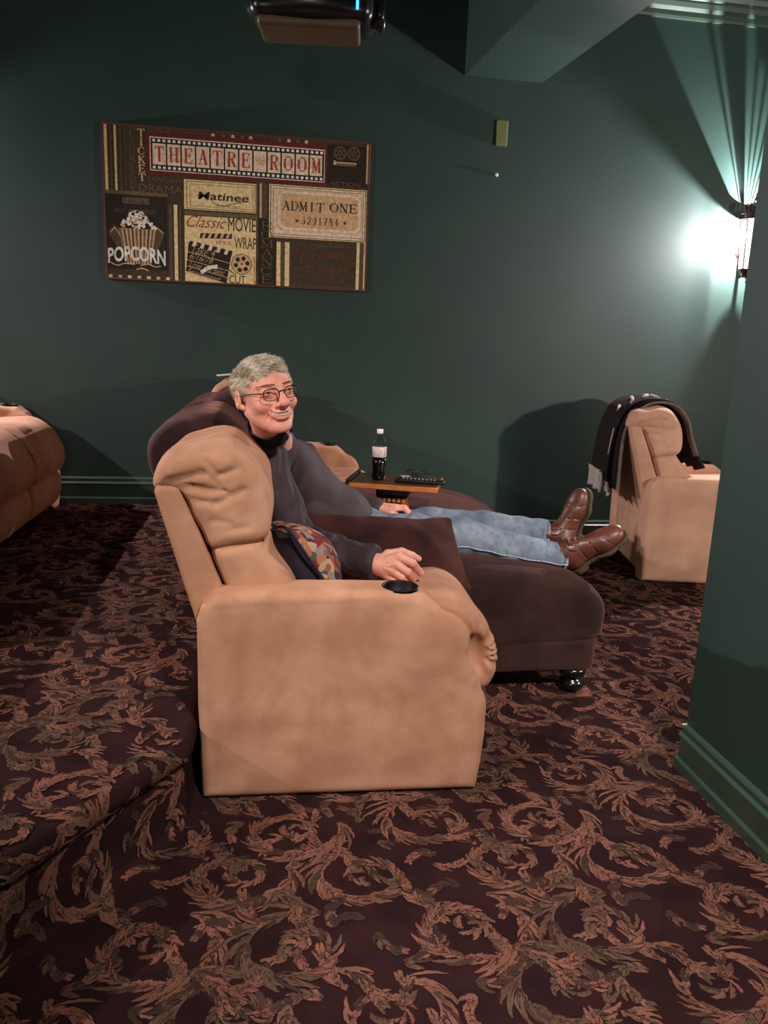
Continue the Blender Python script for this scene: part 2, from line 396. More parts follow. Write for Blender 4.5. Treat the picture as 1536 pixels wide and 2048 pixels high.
# acanthus pattern as inlaid yarn shapes: 1 rose, 2 tan, 3 maroon, 4 olive
PAT = []
def strip(spine, wfun, col, lay):
    kind_ = lay; lay = ((len(PAT) % 700) / 700.0 * 2, kind_)
    N = len(spine); L = []; Rr = []
    for i, p in enumerate(spine):
        t = (spine[min(i + 1, N - 1)] - spine[max(i - 1, 0)]); t /= (np.linalg.norm(t) + 1e-9); nn = np.array([-t[1], t[0]])
        w1, w2 = wfun(i / (N - 1)); L.append(p + nn * w1); Rr.append(p - nn * w2)
    PAT.append((L, Rr, col, lay))
rp = np.random.RandomState(3)
def leaf(p, ang, ln, w, curl, col, vein=True):
    N = 9; sp = [np.array(p, float)]; a = ang
    for i in range(N - 1):
        a += curl / N; sp.append(sp[-1] + np.array([math.cos(a), math.sin(a)]) * ln / (N - 1))
    ph = rp.uniform(0, 1); nb = rp.choice([2.5, 3, 3.5])
    def wf(t, g=1.0):
        base = math.sin(PI * min(1, t * .86 + .1)) ** .8 * w * .5 * g
        s1 = .62 + .5 * ((t * nb + ph) % 1); s2 = .62 + .5 * ((t * nb + ph + .4) % 1)
        j1, j2 = rp.normal(0, .0011, 2) if g == 1.0 else (0, 0)
        return (max(0, base * s1 + j1 * (t < .95)), max(0, base * s2 + j2 * (t < .95)))
    strip(sp, lambda t: tuple(q + .0014 for q in wf(t)), 3 if rp.rand() < .7 else 0, 1)
    cb = 2 if col == 1 and rp.rand() < .4 else (4 if rp.rand() < .4 else col)
    strip(sp, wf, [cb, col, col, col, col, col, col, col], 2)
    if vein and rp.rand() < .25: strip(sp[:6], lambda t: (.0012 * (1.2 - t), .0012 * (1.2 - t)), 4 if rp.rand() < .6 else 0, 3)
def plume(sp, l0, l1, w, col, side=0, lean=.6, step=.020):
    # leaves feathered along a spine
    acc = 0; tot = sum(np.linalg.norm(sp[i + 1] - sp[i]) for i in range(len(sp) - 1)); run_ = 0
    strip(sp, lambda t: (.0075 * (1.1 - t), .0075 * (1.1 - t)), col, 2)
    for i in range(len(sp) - 1):
        seg = np.linalg.norm(sp[i + 1] - sp[i]); run_ += seg; acc += seg
        if acc >= step:
            acc = 0; t = run_ / tot; d = sp[i + 1] - sp[i]; a = math.atan2(d[1], d[0]); ln = (l0 + (l1 - l0) * t) * rp.uniform(.75, 1.2)
            c = col if rp.rand() < .68 else (1 if rp.rand() < .5 else 2)
            if rp.rand() < .12: c = 4
            for s in (1, -1):
                if side and s != side and rp.rand() < .55: continue
                k = 1.0 if (not side or s == side) else .55
                leaf(sp[i], a + s * lean * rp.uniform(.7, 1.2), ln * k, w * rp.uniform(.7, 1.25) * (.6 + .4 * k), -s * .9 + rp.uniform(-.3, .3), c)
def scroll(c, R0, ph, ch, col):
    sp = []
    for i in range(54):
        t = i / 53; th = ph + ch * t * 2 * PI * 1.35; r = R0 * (1 - t) ** .8 + .010
        sp.append(np.array([c[0] + r * math.cos(th), c[1] + .82 * r * math.sin(th)]))
    plume(sp, R0 * .80, R0 * .28, .0128, col, side=-ch, lean=.72, step=.0122)
    for k in range(5):
        a = rp.uniform(0, 6.28); leaf(np.array(c) + np.array([math.cos(a), math.sin(a)]) * .012, a + ch * .8, .045, .014, ch * 1.8, rp.choice([1, 2]))
UX, UY = .366, .43
X0, Y0 = .292, 1.80
motif = []
for ty in range(-3, 9):
    for tx in range(-8, 9):
        for row in (0, 1):
            cx = X0 + tx * UX + (UX * .5 if row else 0) + (0.03 if (tx % 2) else -.01); cy = Y0 + ty * UY - row * .2 + (.025 if (tx % 2) else 0)
            if not (-2.2 < cx < 3.3 and 0.85 < cy < 5.3): continue
            rp.seed(abs(tx % 2) * 7 + row * 31 + (ty % 2) * 101 + 5)
            ch = 1 if ((tx + row + ty) % 2) else -1
            R0 = (.138 if not row else .122) * (1.06 if tx % 2 else .96)
            scroll((cx, cy), R0, rp.uniform(-.6, .6) + (PI * .55 if ch > 0 else PI * .2), ch, 1 if rp.rand() < .88 else 2)
            # sprays that link the scrolls
            for kx, ky, bend in ((.5, -.12, .06), (-.38, .13, -.05)):
                p0 = np.array([cx + .08 * np.sign(kx), cy + ky * .6]); p2 = np.array([cx + UX * kx * .95, cy + ky * 1.5])
                p1 = (p0 + p2) / 2 + np.array([0, bend])
                sp = [np.array(q) for q in bezier(p0, p1, p2, 14)]
                plume(sp, .080, .034, .0122, 1 if rp.rand() < .75 else 2, lean=.62, step=.0125)
            for ax_, ay_ in ((.19, .03), (-.02, -.155), (.12, .15), (-.17, -.09), (.02, .02)):
                a0 = rp.uniform(0, 6.28); q0 = np.array([cx + ax_, cy + ay_])
                sp = [np.array(q) for q in bezier(q0, q0 + np.array([math.cos(a0), math.sin(a0)]) * .05, q0 + np.array([math.cos(a0 + .9), math.sin(a0 + .9)]) * .09, 9)]
                plume(sp, .048, .022, .0110, rp.choice([1, 1, 2, 4]), lean=.75, step=.0115)
def emit_pattern():
    for (L, Rr, col, lay) in PAT:
        mp = (L[len(L) // 2] + Rr[len(Rr) // 2]) / 2
        # unrolled plane: what lies past the platform edge slides back by the height it climbs
        off = .0006 + lay[0] * .0006
        dd = (mp - E1) @ EN
        if -.04 < dd < .36 and (mp - E1) @ ED > -.05: off = {1: .0012, 2: .0038, 3: .0046}[lay[1]] + lay[0] * .0004
        A = [warp(p, off) for p in L]; B = [warp(p, off) for p in Rr]
        if any(q_ is None for q_ in A + B): continue
        if max(math.dist(A[i], A[i + 1]) for i in range(len(A) - 1)) > .05 or max(math.dist(q_, w_) for q_, w_ in zip(A, B)) > .08: continue
        zs = [v[2] for v in A + B]; tgt = platB if max(zs) > .02 else floorB
        N = len(A); n0 = len(tgt.m); tgt.add(A + B, [(i, N + i, N + i + 1, i + 1) for i in range(N - 1)], 0); tgt.m[n0:] = list(col) if isinstance(col, list) else [col] * (N - 1)
emit_pattern()
cm = [carpet_bg, c_rose, c_tan, c_maroon, c_olive]
tag(floorB.build('floor', cm), kind='structure'); tag(platB.build('floor_platform', cm), kind='structure')

# ------------------------------------------------------------------ theatre room picture
SERIF = {  # strokes: (points, heavy?)
 'T': [([(.5, 0), (.5, 1)], 1), ([(.04, 1), (.96, 1)], 0), ([(.04, 1), (.04, .8)], 0), ([(.96, 1), (.96, .8)], 0)],
 'H': [([(.18, 0), (.18, 1)], 1), ([(.82, 0), (.82, 1)], 1), ([(.18, .5), (.82, .5)], 0)],
 'E': [([(.22, 0), (.22, 1)], 1), ([(.1, 1), (.85, 1)], 0), ([(.1, 0), (.88, 0)], 0), ([(.22, .52), (.66, .52)], 0), ([(.85, 1), (.85, .8)], 0), ([(.88, 0), (.88, .22)], 0), ([(.66, .64), (.66, .4)], 0)],
 'A': [([(.5, 1), (.14, 0)], 0), ([(.48, 1), (.84, 0)], 1), ([(.27, .36), (.7, .36)], 0)],
 'R': [([(.2, 0), (.2, 1)], 1), ([(.1, 1), (.5, 1), (.68, .95), (.78, .86)], 0), ([(.78, .86), (.78, .66)], 1), ([(.78, .66), (.66, .55), (.2, .52)], 0), ([(.48, .52), (.82, 0)], 1)],
 'O': [([(.5, 1), (.26, .93), (.14, .75)], 0), ([(.14, .78), (.1, .5), (.14, .22)], 1), ([(.14, .25), (.26, .07), (.5, 0), (.74, .07), (.86, .25)], 0), ([(.86, .22), (.9, .5), (.86, .78)], 1), ([(.86, .75), (.74, .93), (.5, 1)], 0)],
 'M': [([(.14, 0), (.16, 1)], 0), ([(.16, 1), (.5, .1)], 1), ([(.5, .1), (.84, 1)], 0), ([(.84, 1), (.86, 0)], 1)],
 'D': [([(.2, 0), (.2, 1)], 1), ([(.1, 1), (.5, 1), (.75, .88), (.86, .7)], 0), ([(.86, .72), (.88, .5), (.86, .28)], 1), ([(.86, .3), (.75, .12), (.5, 0), (.1, 0)], 0)],
 'I': [([(.5, 0), (.5, 1)], 1)],
 'N': [([(.18, 0), (.18, 1)], 0), ([(.18, 1), (.82, 0)], 1), ([(.82, 0), (.82, 1)], 0)],
 'C': [([(.86, .7), (.78, .9), (.5, 1), (.26, .93), (.14, .75)], 0), ([(.14, .78), (.1, .5), (.14, .22)], 1), ([(.14, .25), (.26, .07), (.5, 0), (.78, .1), (.88, .3)], 0)],
 'K': [([(.2, 0), (.2, 1)], 1), ([(.8, 1), (.2, .42)], 0), ([(.4, .6), (.84, 0)], 1)],
 'Y': [([(.5, 0), (.5, .48)], 1), ([(.12, 1), (.5, .45)], 1), ([(.88, 1), (.5, .45)], 0)],
 'V': [([(.12, 1), (.5, 0)], 1), ([(.88, 1), (.5, 0)], 0)],
 '3': [([(.2, .82), (.35, .97), (.55, 1), (.75, .9), (.76, .72), (.6, .56), (.4, .53)], 0), ([(.55, .54), (.78, .44), (.82, .26), (.72, .08)], 1), ([(.72, .08), (.5, 0), (.28, .03), (.16, .16)], 0)],
 '2': [([(.18, .75), (.3, .95), (.55, 1), (.76, .88)], 0), ([(.78, .85), (.78, .65), (.5, .34), (.16, 0)], 1), ([(.16, 0), (.84, 0), (.86, .2)], 0)],
 '9': [([(.5, 1), (.24, .86), (.18, .66), (.3, .48), (.5, .44), (.74, .56), (.8, .7)], 0), ([(.5, 1), (.74, .9), (.82, .66), (.74, .34), (.5, .08), (.24, 0)], 1)],
 '1': [([(.5, 0), (.5, 1)], 1), ([(.3, .86), (.5, 1)], 0), ([(.3, 0), (.7, 0)], 0)],
 '7': [([(.14, .84), (.14, 1), (.86, 1)], 0), ([(.86, 1), (.55, .5), (.42, 0)], 1)],
 '8': [([(.5, 1), (.26, .9), (.26, .68), (.5, .53), (.78, .38), (.78, .12), (.5, 0)], 1), ([(.5, 0), (.22, .12), (.22, .38), (.5, .53), (.74, .68), (.74, .9), (.5, 1)], 0)],
 '4': [([(.64, 0), (.64, 1)], 1), ([(.64, 1), (.12, .3), (.88, .3)], 0)],
 ' ': []}
SRF = {'T': [(.5, 0)], 'H': [(.18, 0), (.18, 1), (.82, 0), (.82, 1)], 'A': [(.14, 0), (.84, 0)], 'R': [(.2, 0), (.86, 0)], 'M': [(.14, 0), (.86, 0), (.12, 1), (.88, 1)],
       'I': [(.5, 0), (.5, 1)], 'N': [(.18, 0), (.18, 1), (.82, 1)], 'K': [(.2, 0), (.2, 1), (.8, 1), (.86, 0)], 'Y': [(.5, 0), (.12, 1), (.88, 1)], 'D': [], 'V': [(.12, 1), (.88, 1)]}
PW, PH = 1.634, .905
src = np.array([(65, 62), (1480, 188), (1452, 970), (90, 885)], float); dst = np.array([(0, 0), (1, 0), (1, 1), (0, 1)], float)
Am = []; Bm = []
for (x, y), (u, v) in zip(src, dst):
    Am.append([x, y, 1, 0, 0, 0, -u * x, -u * y]); Bm.append(u); Am.append([0, 0, 0, x, y, 1, -v * x, -v * y]); Bm.append(v)
Hm = np.append(np.linalg.solve(Am, Bm), 1).reshape(3, 3)
def UV(x, y):
    w = Hm @ np.array([x, y, 1]); return (w[0] / w[2] * PW, (1 - w[1] / w[2]) * PH)
pic = MB(); LAY = [0]
QC = [0]
def P3(p, lay): return (p[0], -.0004 * (lay + .05 * (QC[0] % 8)), p[1])
def pquad(pts, mi, lay): QC[0] += 1; pic.add([P3(p, lay) for p in pts], [tuple(range(len(pts)))], mi)
def rect(x0, y0, x1, y1, mi, lay):
    a = UV(x0, y0); c = UV(x1, y1); pquad([(a[0], c[1]), (c[0], c[1]), (c[0], a[1]), (a[0], a[1])], mi, lay)
def rectuv(a, c, mi, lay): pquad([(a[0], c[1]), (c[0], c[1]), (c[0], a[1]), (a[0], a[1])], mi, lay)
def pline(pts, w, mi, lay, wy=None):
    for i in range(len(pts) - 1):
        p = np.array(pts[i], float); q = np.array(pts[i + 1], float); d = q - p; L = np.linalg.norm(d) + 1e-9; d /= L; n = np.array([-d[1], d[0]]) * w / 2
        p = p - d * w * .2; q = q + d * w * .2
        pquad([p - n, q - n, q + n, p + n], mi, lay)
def disc(c, r, mi, lay, n=18, ry=None):
    ry = ry or r; pquad([(c[0] + r * math.cos(2 * PI * k / n), c[1] + ry * math.sin(2 * PI * k / n)) for k in range(n)], mi, lay)
def star(c, r, mi, lay):
    for k in range(5):
        a = PI / 2 + k * 2 * PI / 5
        pquad([c, (c[0] + r * .42 * math.cos(a - PI / 5), c[1] + r * .42 * math.sin(a - PI / 5)), (c[0] + r * math.cos(a), c[1] + r * math.sin(a)), (c[0] + r * .42 * math.cos(a + PI / 5), c[1] + r * .42 * math.sin(a + PI / 5))], mi, lay)
def serif(s, x0, y0, x1, y1, mi, lay, hv=.17, th=.06, gap=.12, vertical=False):
    a = UV(x0, y0); c = UV(x1, y1); n = len(s)
    for i, chh in enumerate(s):
        if vertical: cw = (c[0] - a[0]); hh = (a[1] - c[1]) / n; ox, oy = a[0], a[1] - (i + 1) * hh + hh * gap / 2; hh *= (1 - gap)
        else: cw0 = (c[0] - a[0]) / n; cw = cw0 * (1 - gap); ox, oy = a[0] + i * cw0 + cw0 * gap / 2, c[1]; hh = a[1] - c[1]
        u = min(cw, hh)
        for pts, heavy in SERIF.get(chh, []):
            w = (hv if heavy else th) * u * 1.15
            pline([(ox + px_ * cw, oy + (th / 2 + py_ * (1 - th)) * hh) for px_, py_ in pts], w, mi, lay)
        for sx, sy in SRF.get(chh, []):
            pline([(ox + (sx - .15) * cw, oy + (th / 2 + sy * (1 - th)) * hh), (ox + (sx + .15) * cw, oy + (th / 2 + sy * (1 - th)) * hh)], th * u, mi, lay)
def ftext(s, x0, y0, x1, y1, mi, lay, shear=0, off=0, vertical=False, rot=0, arc=0):
    cu = bpy.data.curves.new('t', 'FONT'); cu.body = s; cu.shear = shear; cu.offset = off; cu.resolution_u = 3
    o = bpy.data.objects.new('t', cu); COL.objects.link(o); bpy.context.view_layer.update()
    me = bpy.data.meshes.new_from_object(o.evaluated_get(bpy.context.evaluated_depsgraph_get()))
    V = np.array([v.co[:2] for v in me.vertices]); F = [tuple(p.vertices) for p in me.polygons]
    bpy.data.objects.remove(o); bpy.data.curves.remove(cu); bpy.data.meshes.remove(me)
    lo, hi = V.min(0), V.max(0); V = (V - lo) / (hi - lo)
    a = UV(x0, y0); c = UV(x1, y1)
    if arc: V[:, 1] += arc * (1 - (2 * V[:, 0] - 1) ** 2) - arc
    Q = np.stack([a[0] + V[:, 0] * (c[0] - a[0]), c[1] + V[:, 1] * (a[1] - c[1])], 1)
    if rot:
        m_ = Q.mean(0); cs, sn = math.cos(rot), math.sin(rot); Q = (Q - m_) @ np.array([[cs, sn], [-sn, cs]]) + m_
    pic.add([P3(q, lay) for q in Q], F, mi)
DK, CRM, RED, PNK, LET, BLK, OLV, TAN, GRY, POP, DRD = range(11)
rectuv((0, PH), (PW, 0), DK, 1)
# left striped panel and word columns
for x0, x1, xa in ((78, 104, 92), (130, 152, 140), (185, 196, 190)): rect(x0, 72, x1, 428, CRM if x0 < 180 else OLV, 2)
rect(158, 78, 178, 428, GRY, 2); rect(108, 75, 126, 428, GRY, 2)
serif('COMEDY', 213, 96, 247, 450, OLV, 2, hv=.13, vertical=True)
serif('TICKET', 255, 96, 299, 380, TAN, 3, hv=.2, th=.09, vertical=True)
ftext('LOVE', 330, 106, 432, 132, OLV, 2); ftext('ADVENTURE', 440, 112, 640, 138, OLV, 2)
for i, x in enumerate((652, 705, 756, 805, 850, 1000, 1050, 1098, 1142)): disc(UV(x, 138 + (x - 652) * .083), .011, OLV if i % 2 else TAN, 2)
ftext('LOVE LIFE', 315, 352, 492, 388, OLV, 2); ftext('DRAMA', 262, 388, 492, 446, OLV, 2)
# popcorn panel
rect(82, 436, 412, 850, BLK, 2); rect(82, 436, 412, 442, OLV, 3)
rect(176, 458, 318, 500, OLV, 3); ftext('FRESH', 184, 464, 310, 496, DK, 4, off=.01)
ftext('HOT BUTTERED', 132, 516, 354, 552, OLV, 3)
def uvp(l): return [UV(*p) for p in l]
for l in ([(100, 640), (135, 600), (200, 700), (230, 780), (190, 790)], [(398, 650), (352, 608), (318, 700), (300, 790), (345, 790)]): pquad(uvp(l), GRY, 3); 
for l in ([(112, 640), (136, 616), (190, 700)], [(388, 650), (356, 622), (320, 700)]): pline(uvp(l), .006, TAN, 4)
pquad(uvp([(155, 620), (350, 632), (325, 815), (195, 805)]), TAN, 4)
for k in range(9):
    t0 = (k + .1) / 9; t1 = (k + .55) / 9
    A0 = (155 + 195 * t0, 622 + 11 * t0); A1 = (155 + 195 * t1, 622 + 11 * t1); B1 = (195 + 130 * t1, 806 + 9 * t1); B0 = (195 + 130 * t0, 806 + 9 * t0)
    pquad(uvp([A0, A1, B1, B0]), DK if k % 2 else OLV, 5)
rr = random.Random(5)
for k in range(95):
    yk = rr.uniform(535, 622); hw = 20 + (yk - 530) * .9; xk = 252 + rr.uniform(-hw, hw)
    disc(UV(xk, yk + (xk - 250) * .05), rr.uniform(.007, .012), rr.choice([POP, POP, TAN]), 5 + (k % 4) * .5, 9)
ftext('POPCORN', 98, 706, 402, 806, POP, 8, off=.028, arc=.22)
for l in ([(115, 800), (150, 815), (190, 806), (240, 812)], [(270, 818), (310, 812), (345, 826), (376, 824)], [(250, 838), (280, 834), (312, 846)]): pline(cr(uvp(l), 5, False), .007, TAN, 6)
for k in range(7): rect(103 + k * 50, 862 + k * 3.2, 123 + k * 50, 884 + k * 3.2, TAN if k % 2 else PNK, 3)
rect(418, 500, 440, 900, GRY, 2); rect(444, 500, 468, 902, CRM, 2); rect(474, 500, 484, 902, OLV, 2)
# theatre room banner
pquad([UV(320, 128), UV(310, 338), UV(1238, 412), UV(1250, 200)], RED, 4)
rect(326, 142, 1240, 196 + 0, RED, 4)
def bq(x0, yy0, x1, yy1, mi, lay): rect(x0, yy0 + (x0 - 330) * .089, x1, yy1 + (x1 - 330) * .082, mi, lay)
a = UV(330, 148); c = UV(1232, 388); BW = c[0] - a[0]; BH = a[1] - c[1]
def BR(u0, v0, u1, v1, mi, lay): rectuv((a[0] + u0 * BW, a[1] - v0 * BH), (a[0] + u1 * BW, a[1] - v1 * BH), mi, lay)
BR(-.03, -.14, 1.02, 1.13, RED, 5); BR(-.012, -.04, 1.005, 1.03, PNK, 6); BR(-.006, 0, 1, 1, BLK, 7)
for k in range(35):
    u = .004 + k * .0286
    BR(u, .03, u + .0165, .115, POP, 8); BR(u, .88, u + .0165, .965, POP, 8)
LT = 'THEATRE*ROOM'
for k, chh in enumerate(LT):
    u0 = .004 + k * .0828; BR(u0, .165, u0 + .0745, .835, PNK, 8)
    if chh == '*': star((a[0] + (u0 + .037) * BW, a[1] - .5 * BH), .038, TAN, 10)
    else:
        # glyph cell
        x_0 = a[0] + (u0 + .012) * BW; x_1 = a[0] + (u0 + .064) * BW; y_0 = a[1] - .72 * BH; y_1 = a[1] - .27 * BH; cw = x_1 - x_0; hh = y_1 - y_0
        for pts, heavy in SERIF[chh]: pline([(x_0 + p * cw, y_0 + q * hh) for p, q in pts], (.25 if heavy else .10) * cw, LET, 10)
        for sx, sy in SRF.get(chh, []): pline([(x_0 + (sx - .16) * cw, y_0 + sy * hh), (x_0 + (sx + .16) * cw, y_0 + sy * hh)], .09 * cw, LET, 10)
# projector panel, right
rect(1255, 190, 1462, 425, BLK, 2); rect(1462, 190, 1474, 405, TAN, 2)
for cx_, cy_ in ((1320, 238), (1392, 243)):
    c0 = UV(cx_, cy_); disc(c0, .042, GRY, 3)
    for k in range(6): disc((c0[0] + .024 * math.cos(k * PI / 3), c0[1] + .024 * math.sin(k * PI / 3)), .0085, BLK, 4, 10)
    disc(c0, .006, BLK, 4, 8)
rect(1288, 282, 1405, 304, TAN, 3); rect(1300, 290, 1400, 312, OLV, 4); rect(1285, 276, 1296, 300, TAN, 4)
ftext('ACTION', 1262, 385, 1425, 420, OLV, 3)
# matinee ticket
rect(498, 366, 882, 552, CRM, 3); 
def frame(x0, y0, x1, y1, w, mi, lay):
    p = UV(x0, y0); q = UV(x1, y1)
    pline([p, (q[0], p[1]), q, (p[0], q[1]), p], w, mi, lay)
frame(512, 376, 872, 545, .004, OLV, 4); frame(530, 392, 860, 532, .0025, OLV, 4)
for cc, r0 in (((578, 470), .052), ((590, 440), .03), ((800, 470), .045)):
    c0 = UV(*cc); pline([(c0[0] + r0 * math.cos(t * .4), c0[1] + r0 * .8 * math.sin(t * .4)) for t in range(17)], .003, TAN, 4)
ftext('Matinee', 572, 432, 838, 494, BLK, 6, off=.011, shear=.1)
pline(cr(uvp([(640, 480), (690, 510), (760, 500), (830, 486)]), 5, False), .004, OLV, 5)
ftext('SHOW 2pm', 670, 502, 796, 526, DK, 5)
# classic movie panel
rect(500, 556, 876, 925, CRM, 3); rect(500, 552, 882, 560, OLV, 4)
ftext('Classic', 512, 556, 722, 632, LET, 5, shear=.5, off=-.004)
ftext('MOVIE', 730, 570, 874, 652, DK, 5); ftext("IT'S A", 668, 692, 748, 718, OLV, 5); ftext('WRAP', 762, 674, 878, 742, DK, 5)
ftext('CUT', 734, 874, 820, 922, DK, 5); rect(878, 396, 884, 930, GRY, 4)
ftext('FILM', 862, 780, 880, 925, LET, 4)
# clapper
pquad(uvp([(522, 700), (745, 770), (720, 918), (508, 850)]), BLK, 5)
pquad(uvp([(585, 652), (750, 658), (748, 684), (580, 678)]), BLK, 5); pquad(uvp([(530, 690), (752, 748), (746, 776), (524, 712)]), BLK, 5.5)
for k in range(5):
    x = 600 + k * 32; pquad(uvp([(x, 655), (x + 14, 656), (x + 4, 680), (x - 12, 679)]), TAN, 6)
    x = 548 + k * 42; yk = 694 + k * 11; pquad(uvp([(x, yk), (x + 18, yk + 5), (x + 8, yk + 30), (x - 10, yk + 25)]), PNK, 6.5)
for l in ([(518, 748), (738, 812)], [(514, 790), (730, 852)], [(511, 822), (725, 888)]): pline(uvp(l), .004, TAN, 6)
ftext('Take 4', 540, 714, 662, 772, TAN, 6.5, shear=.3, off=-.012, rot=-.2)
ftext('6/16/78', 528, 768, 650, 806, TAN, 6.5, shear=.3, off=-.012, rot=-.2)
ftext('Love the Best', 524, 820, 712, 862, TAN, 6.5, shear=.3, off=-.012, rot=-.22)
ftext('Entertainment', 516, 852, 690, 896, TAN, 6.5, shear=.3, off=-.012, rot=-.22)
pline(cr(uvp([(590, 858), (625, 835), (670, 828)]), 5, False), .022, POP, 7.5); pline(cr(uvp([(670, 828), (720, 840), (770, 875)]), 5, False), .005, DK, 7.5)
c0 = UV(800, 818); disc(c0, .064, GRY, 7, 28); disc(c0, .060, TAN, 7.5, 28)
for k in range(6): disc((c0[0] + .037 * math.cos(k * PI / 3 + .2), c0[1] + .037 * math.sin(k * PI / 3 + .2)), .0135, BLK, 8, 12)
disc(c0, .006, BLK, 8, 8)
# columns and romance
rect(896, 392, 906, 575, TAN, 3); rect(912, 392, 934, 575, GRY, 3); rect(890, 576, 978, 935, BLK, 3)
serif('ROMANCE', 900, 590, 965, 925, OLV, 4, hv=.15, vertical=True)
rect(984, 700, 1002, 940, CRM, 3); rect(1028, 703, 1048, 945, CRM, 3); rect(1006, 703, 1022, 945, GRY, 3)
# admit one
rect(946, 396, 1452, 712, CRM, 3); rect(962, 410, 1440, 700, PNK, 4)
frame(955, 404, 1446, 706, .004, GRY, 5); frame(968, 418, 1434, 692, .003, GRY, 5)
def rrect(x0, y0, x1, y1, r, mi, lay):
    p = UV(x0, y0); q = UV(x1, y1); pts = []
    for cx_, cy_, a0 in ((q[0] - r, p[1] - r, 0), (p[0] + r, p[1] - r, 90), (p[0] + r, q[1] + r, 180), (q[0] - r, q[1] + r, 270)):
        for k in range(6): an = math.radians(a0 + k * 18); pts.append((cx_ + r * math.cos(an), cy_ + r * math.sin(an)))
    pquad(pts, mi, lay)
rrect(985, 424, 1430, 672, .05, TAN, 6); rrect(991, 430, 1424, 667, .046, PNK, 6.5); rrect(1008, 446, 1410, 652, .034, TAN, 7)
x0 = 1014
serif('ADMIT', 1012, 484, 1236, 552, DK, 8.5, hv=.17, th=.075, gap=.06); serif('ONE', 1262, 500, 1412, 560, DK, 8.5, hv=.17, th=.075, gap=.06)
serif('3291784', 1112, 570, 1312, 626, DK, 8.5, hv=.18, th=.10, gap=.16); star(UV(1092, 592), .015, DK, 8.5); star(UV(1342, 608), .015, DK, 8.5)
# snack panel
rect(1056, 712, 1400, 955, GRY, 3); rect(1060, 716, 1396, 950, DK, 3.5); rect(1406, 712, 1418, 962, CRM, 3); rect(1440, 712, 1450, 965, CRM, 3); rect(1422, 712, 1436, 962, GRY, 3)
ftext('Now Showing', 1080, 740, 1390, 820, DRD, 5, shear=.2, off=.004, arc=.2); ftext('Tonight', 1130, 830, 1360, 890, DRD, 5, shear=.2)
pc = {DK: (74, 60, 44), CRM: (208, 176, 124), RED: (104, 44, 38), PNK: (214, 176, 148), LET: (166, 74, 56), BLK: (50, 40, 32), OLV: (112, 94, 68), TAN: (180, 148, 106), GRY: (94, 78, 62), POP: (226, 204, 182), DRD: (104, 58, 46)}
pc = {k_: tuple(min(255, int(v * f_)) for v, f_ in zip(c_, (1.3, 1.28, 1.34) if k_ in (CRM, PNK, POP, TAN) else (1.08, 1.08, 1.1))) for k_, c_ in pc.items()}
pm = [mat('print_ink', pc[i], .55, tuple(int(v * .84) for v in pc[i]), 45, 4, (.35, .65), spec=.2) for i in range(11)]
T = thing('wall_picture', (-1.012, WY - .036, 1.693), 'large canvas picture reading THEATRE ROOM and ADMIT ONE on the green wall', 'picture')
b = MB(); b.box((.008, .001, .008), (PW - .008, .032, PH - .008)); b.build('canvas', pm[0], T)
pic.build('print', pm, T)
b = MB()
fm = mat('picture_red_edge', (96, 42, 36), .5)
b.box((0, -.006, 0), (PW, .034, .010)); b.box((0, -.006, PH - .010), (PW, .034, PH)); b.box((0, -.006, .01), (.010, .034, PH - .01)); b.box((PW - .010, -.006, .01), (PW, .034, PH - .01))
b.build('frame', fm, T)

# ------------------------------------------------------------------ wall sconces
glow_l = bpy.data.materials.new('lit_sconce_glass'); glow_l.use_nodes = True
nt = glow_l.node_tree; nt.nodes.clear(); out = nt.nodes.new('ShaderNodeOutputMaterial'); ad = nt.nodes.new('ShaderNodeAddShader'); em = nt.nodes.new('ShaderNodeEmission'); tr = nt.nodes.new('ShaderNodeBsdfTransparent')
em.inputs[0].default_value = (1, .93, .95, 1); em.inputs[1].default_value = 5.0
nt.links.new(em.outputs[0], ad.inputs[0]); nt.links.new(tr.outputs[0], ad.inputs[1]); nt.links.new(ad.outputs[0], out.inputs[0])
bulb_m = bpy.data.materials.new('lit_bulb'); bulb_m.use_nodes = True
bb_ = bulb_m.node_tree.nodes['Principled BSDF']; bb_.inputs['Emission Color'].default_value = (1, .95, .95, 1); bb_.inputs['Emission Strength'].default_value = 18
def hexp(r, z, n=6, ph=PI / 6): return [(r * math.cos(ph + 2 * PI * k / n), r * math.sin(ph + 2 * PI * k / n), z) for k in range(n)]
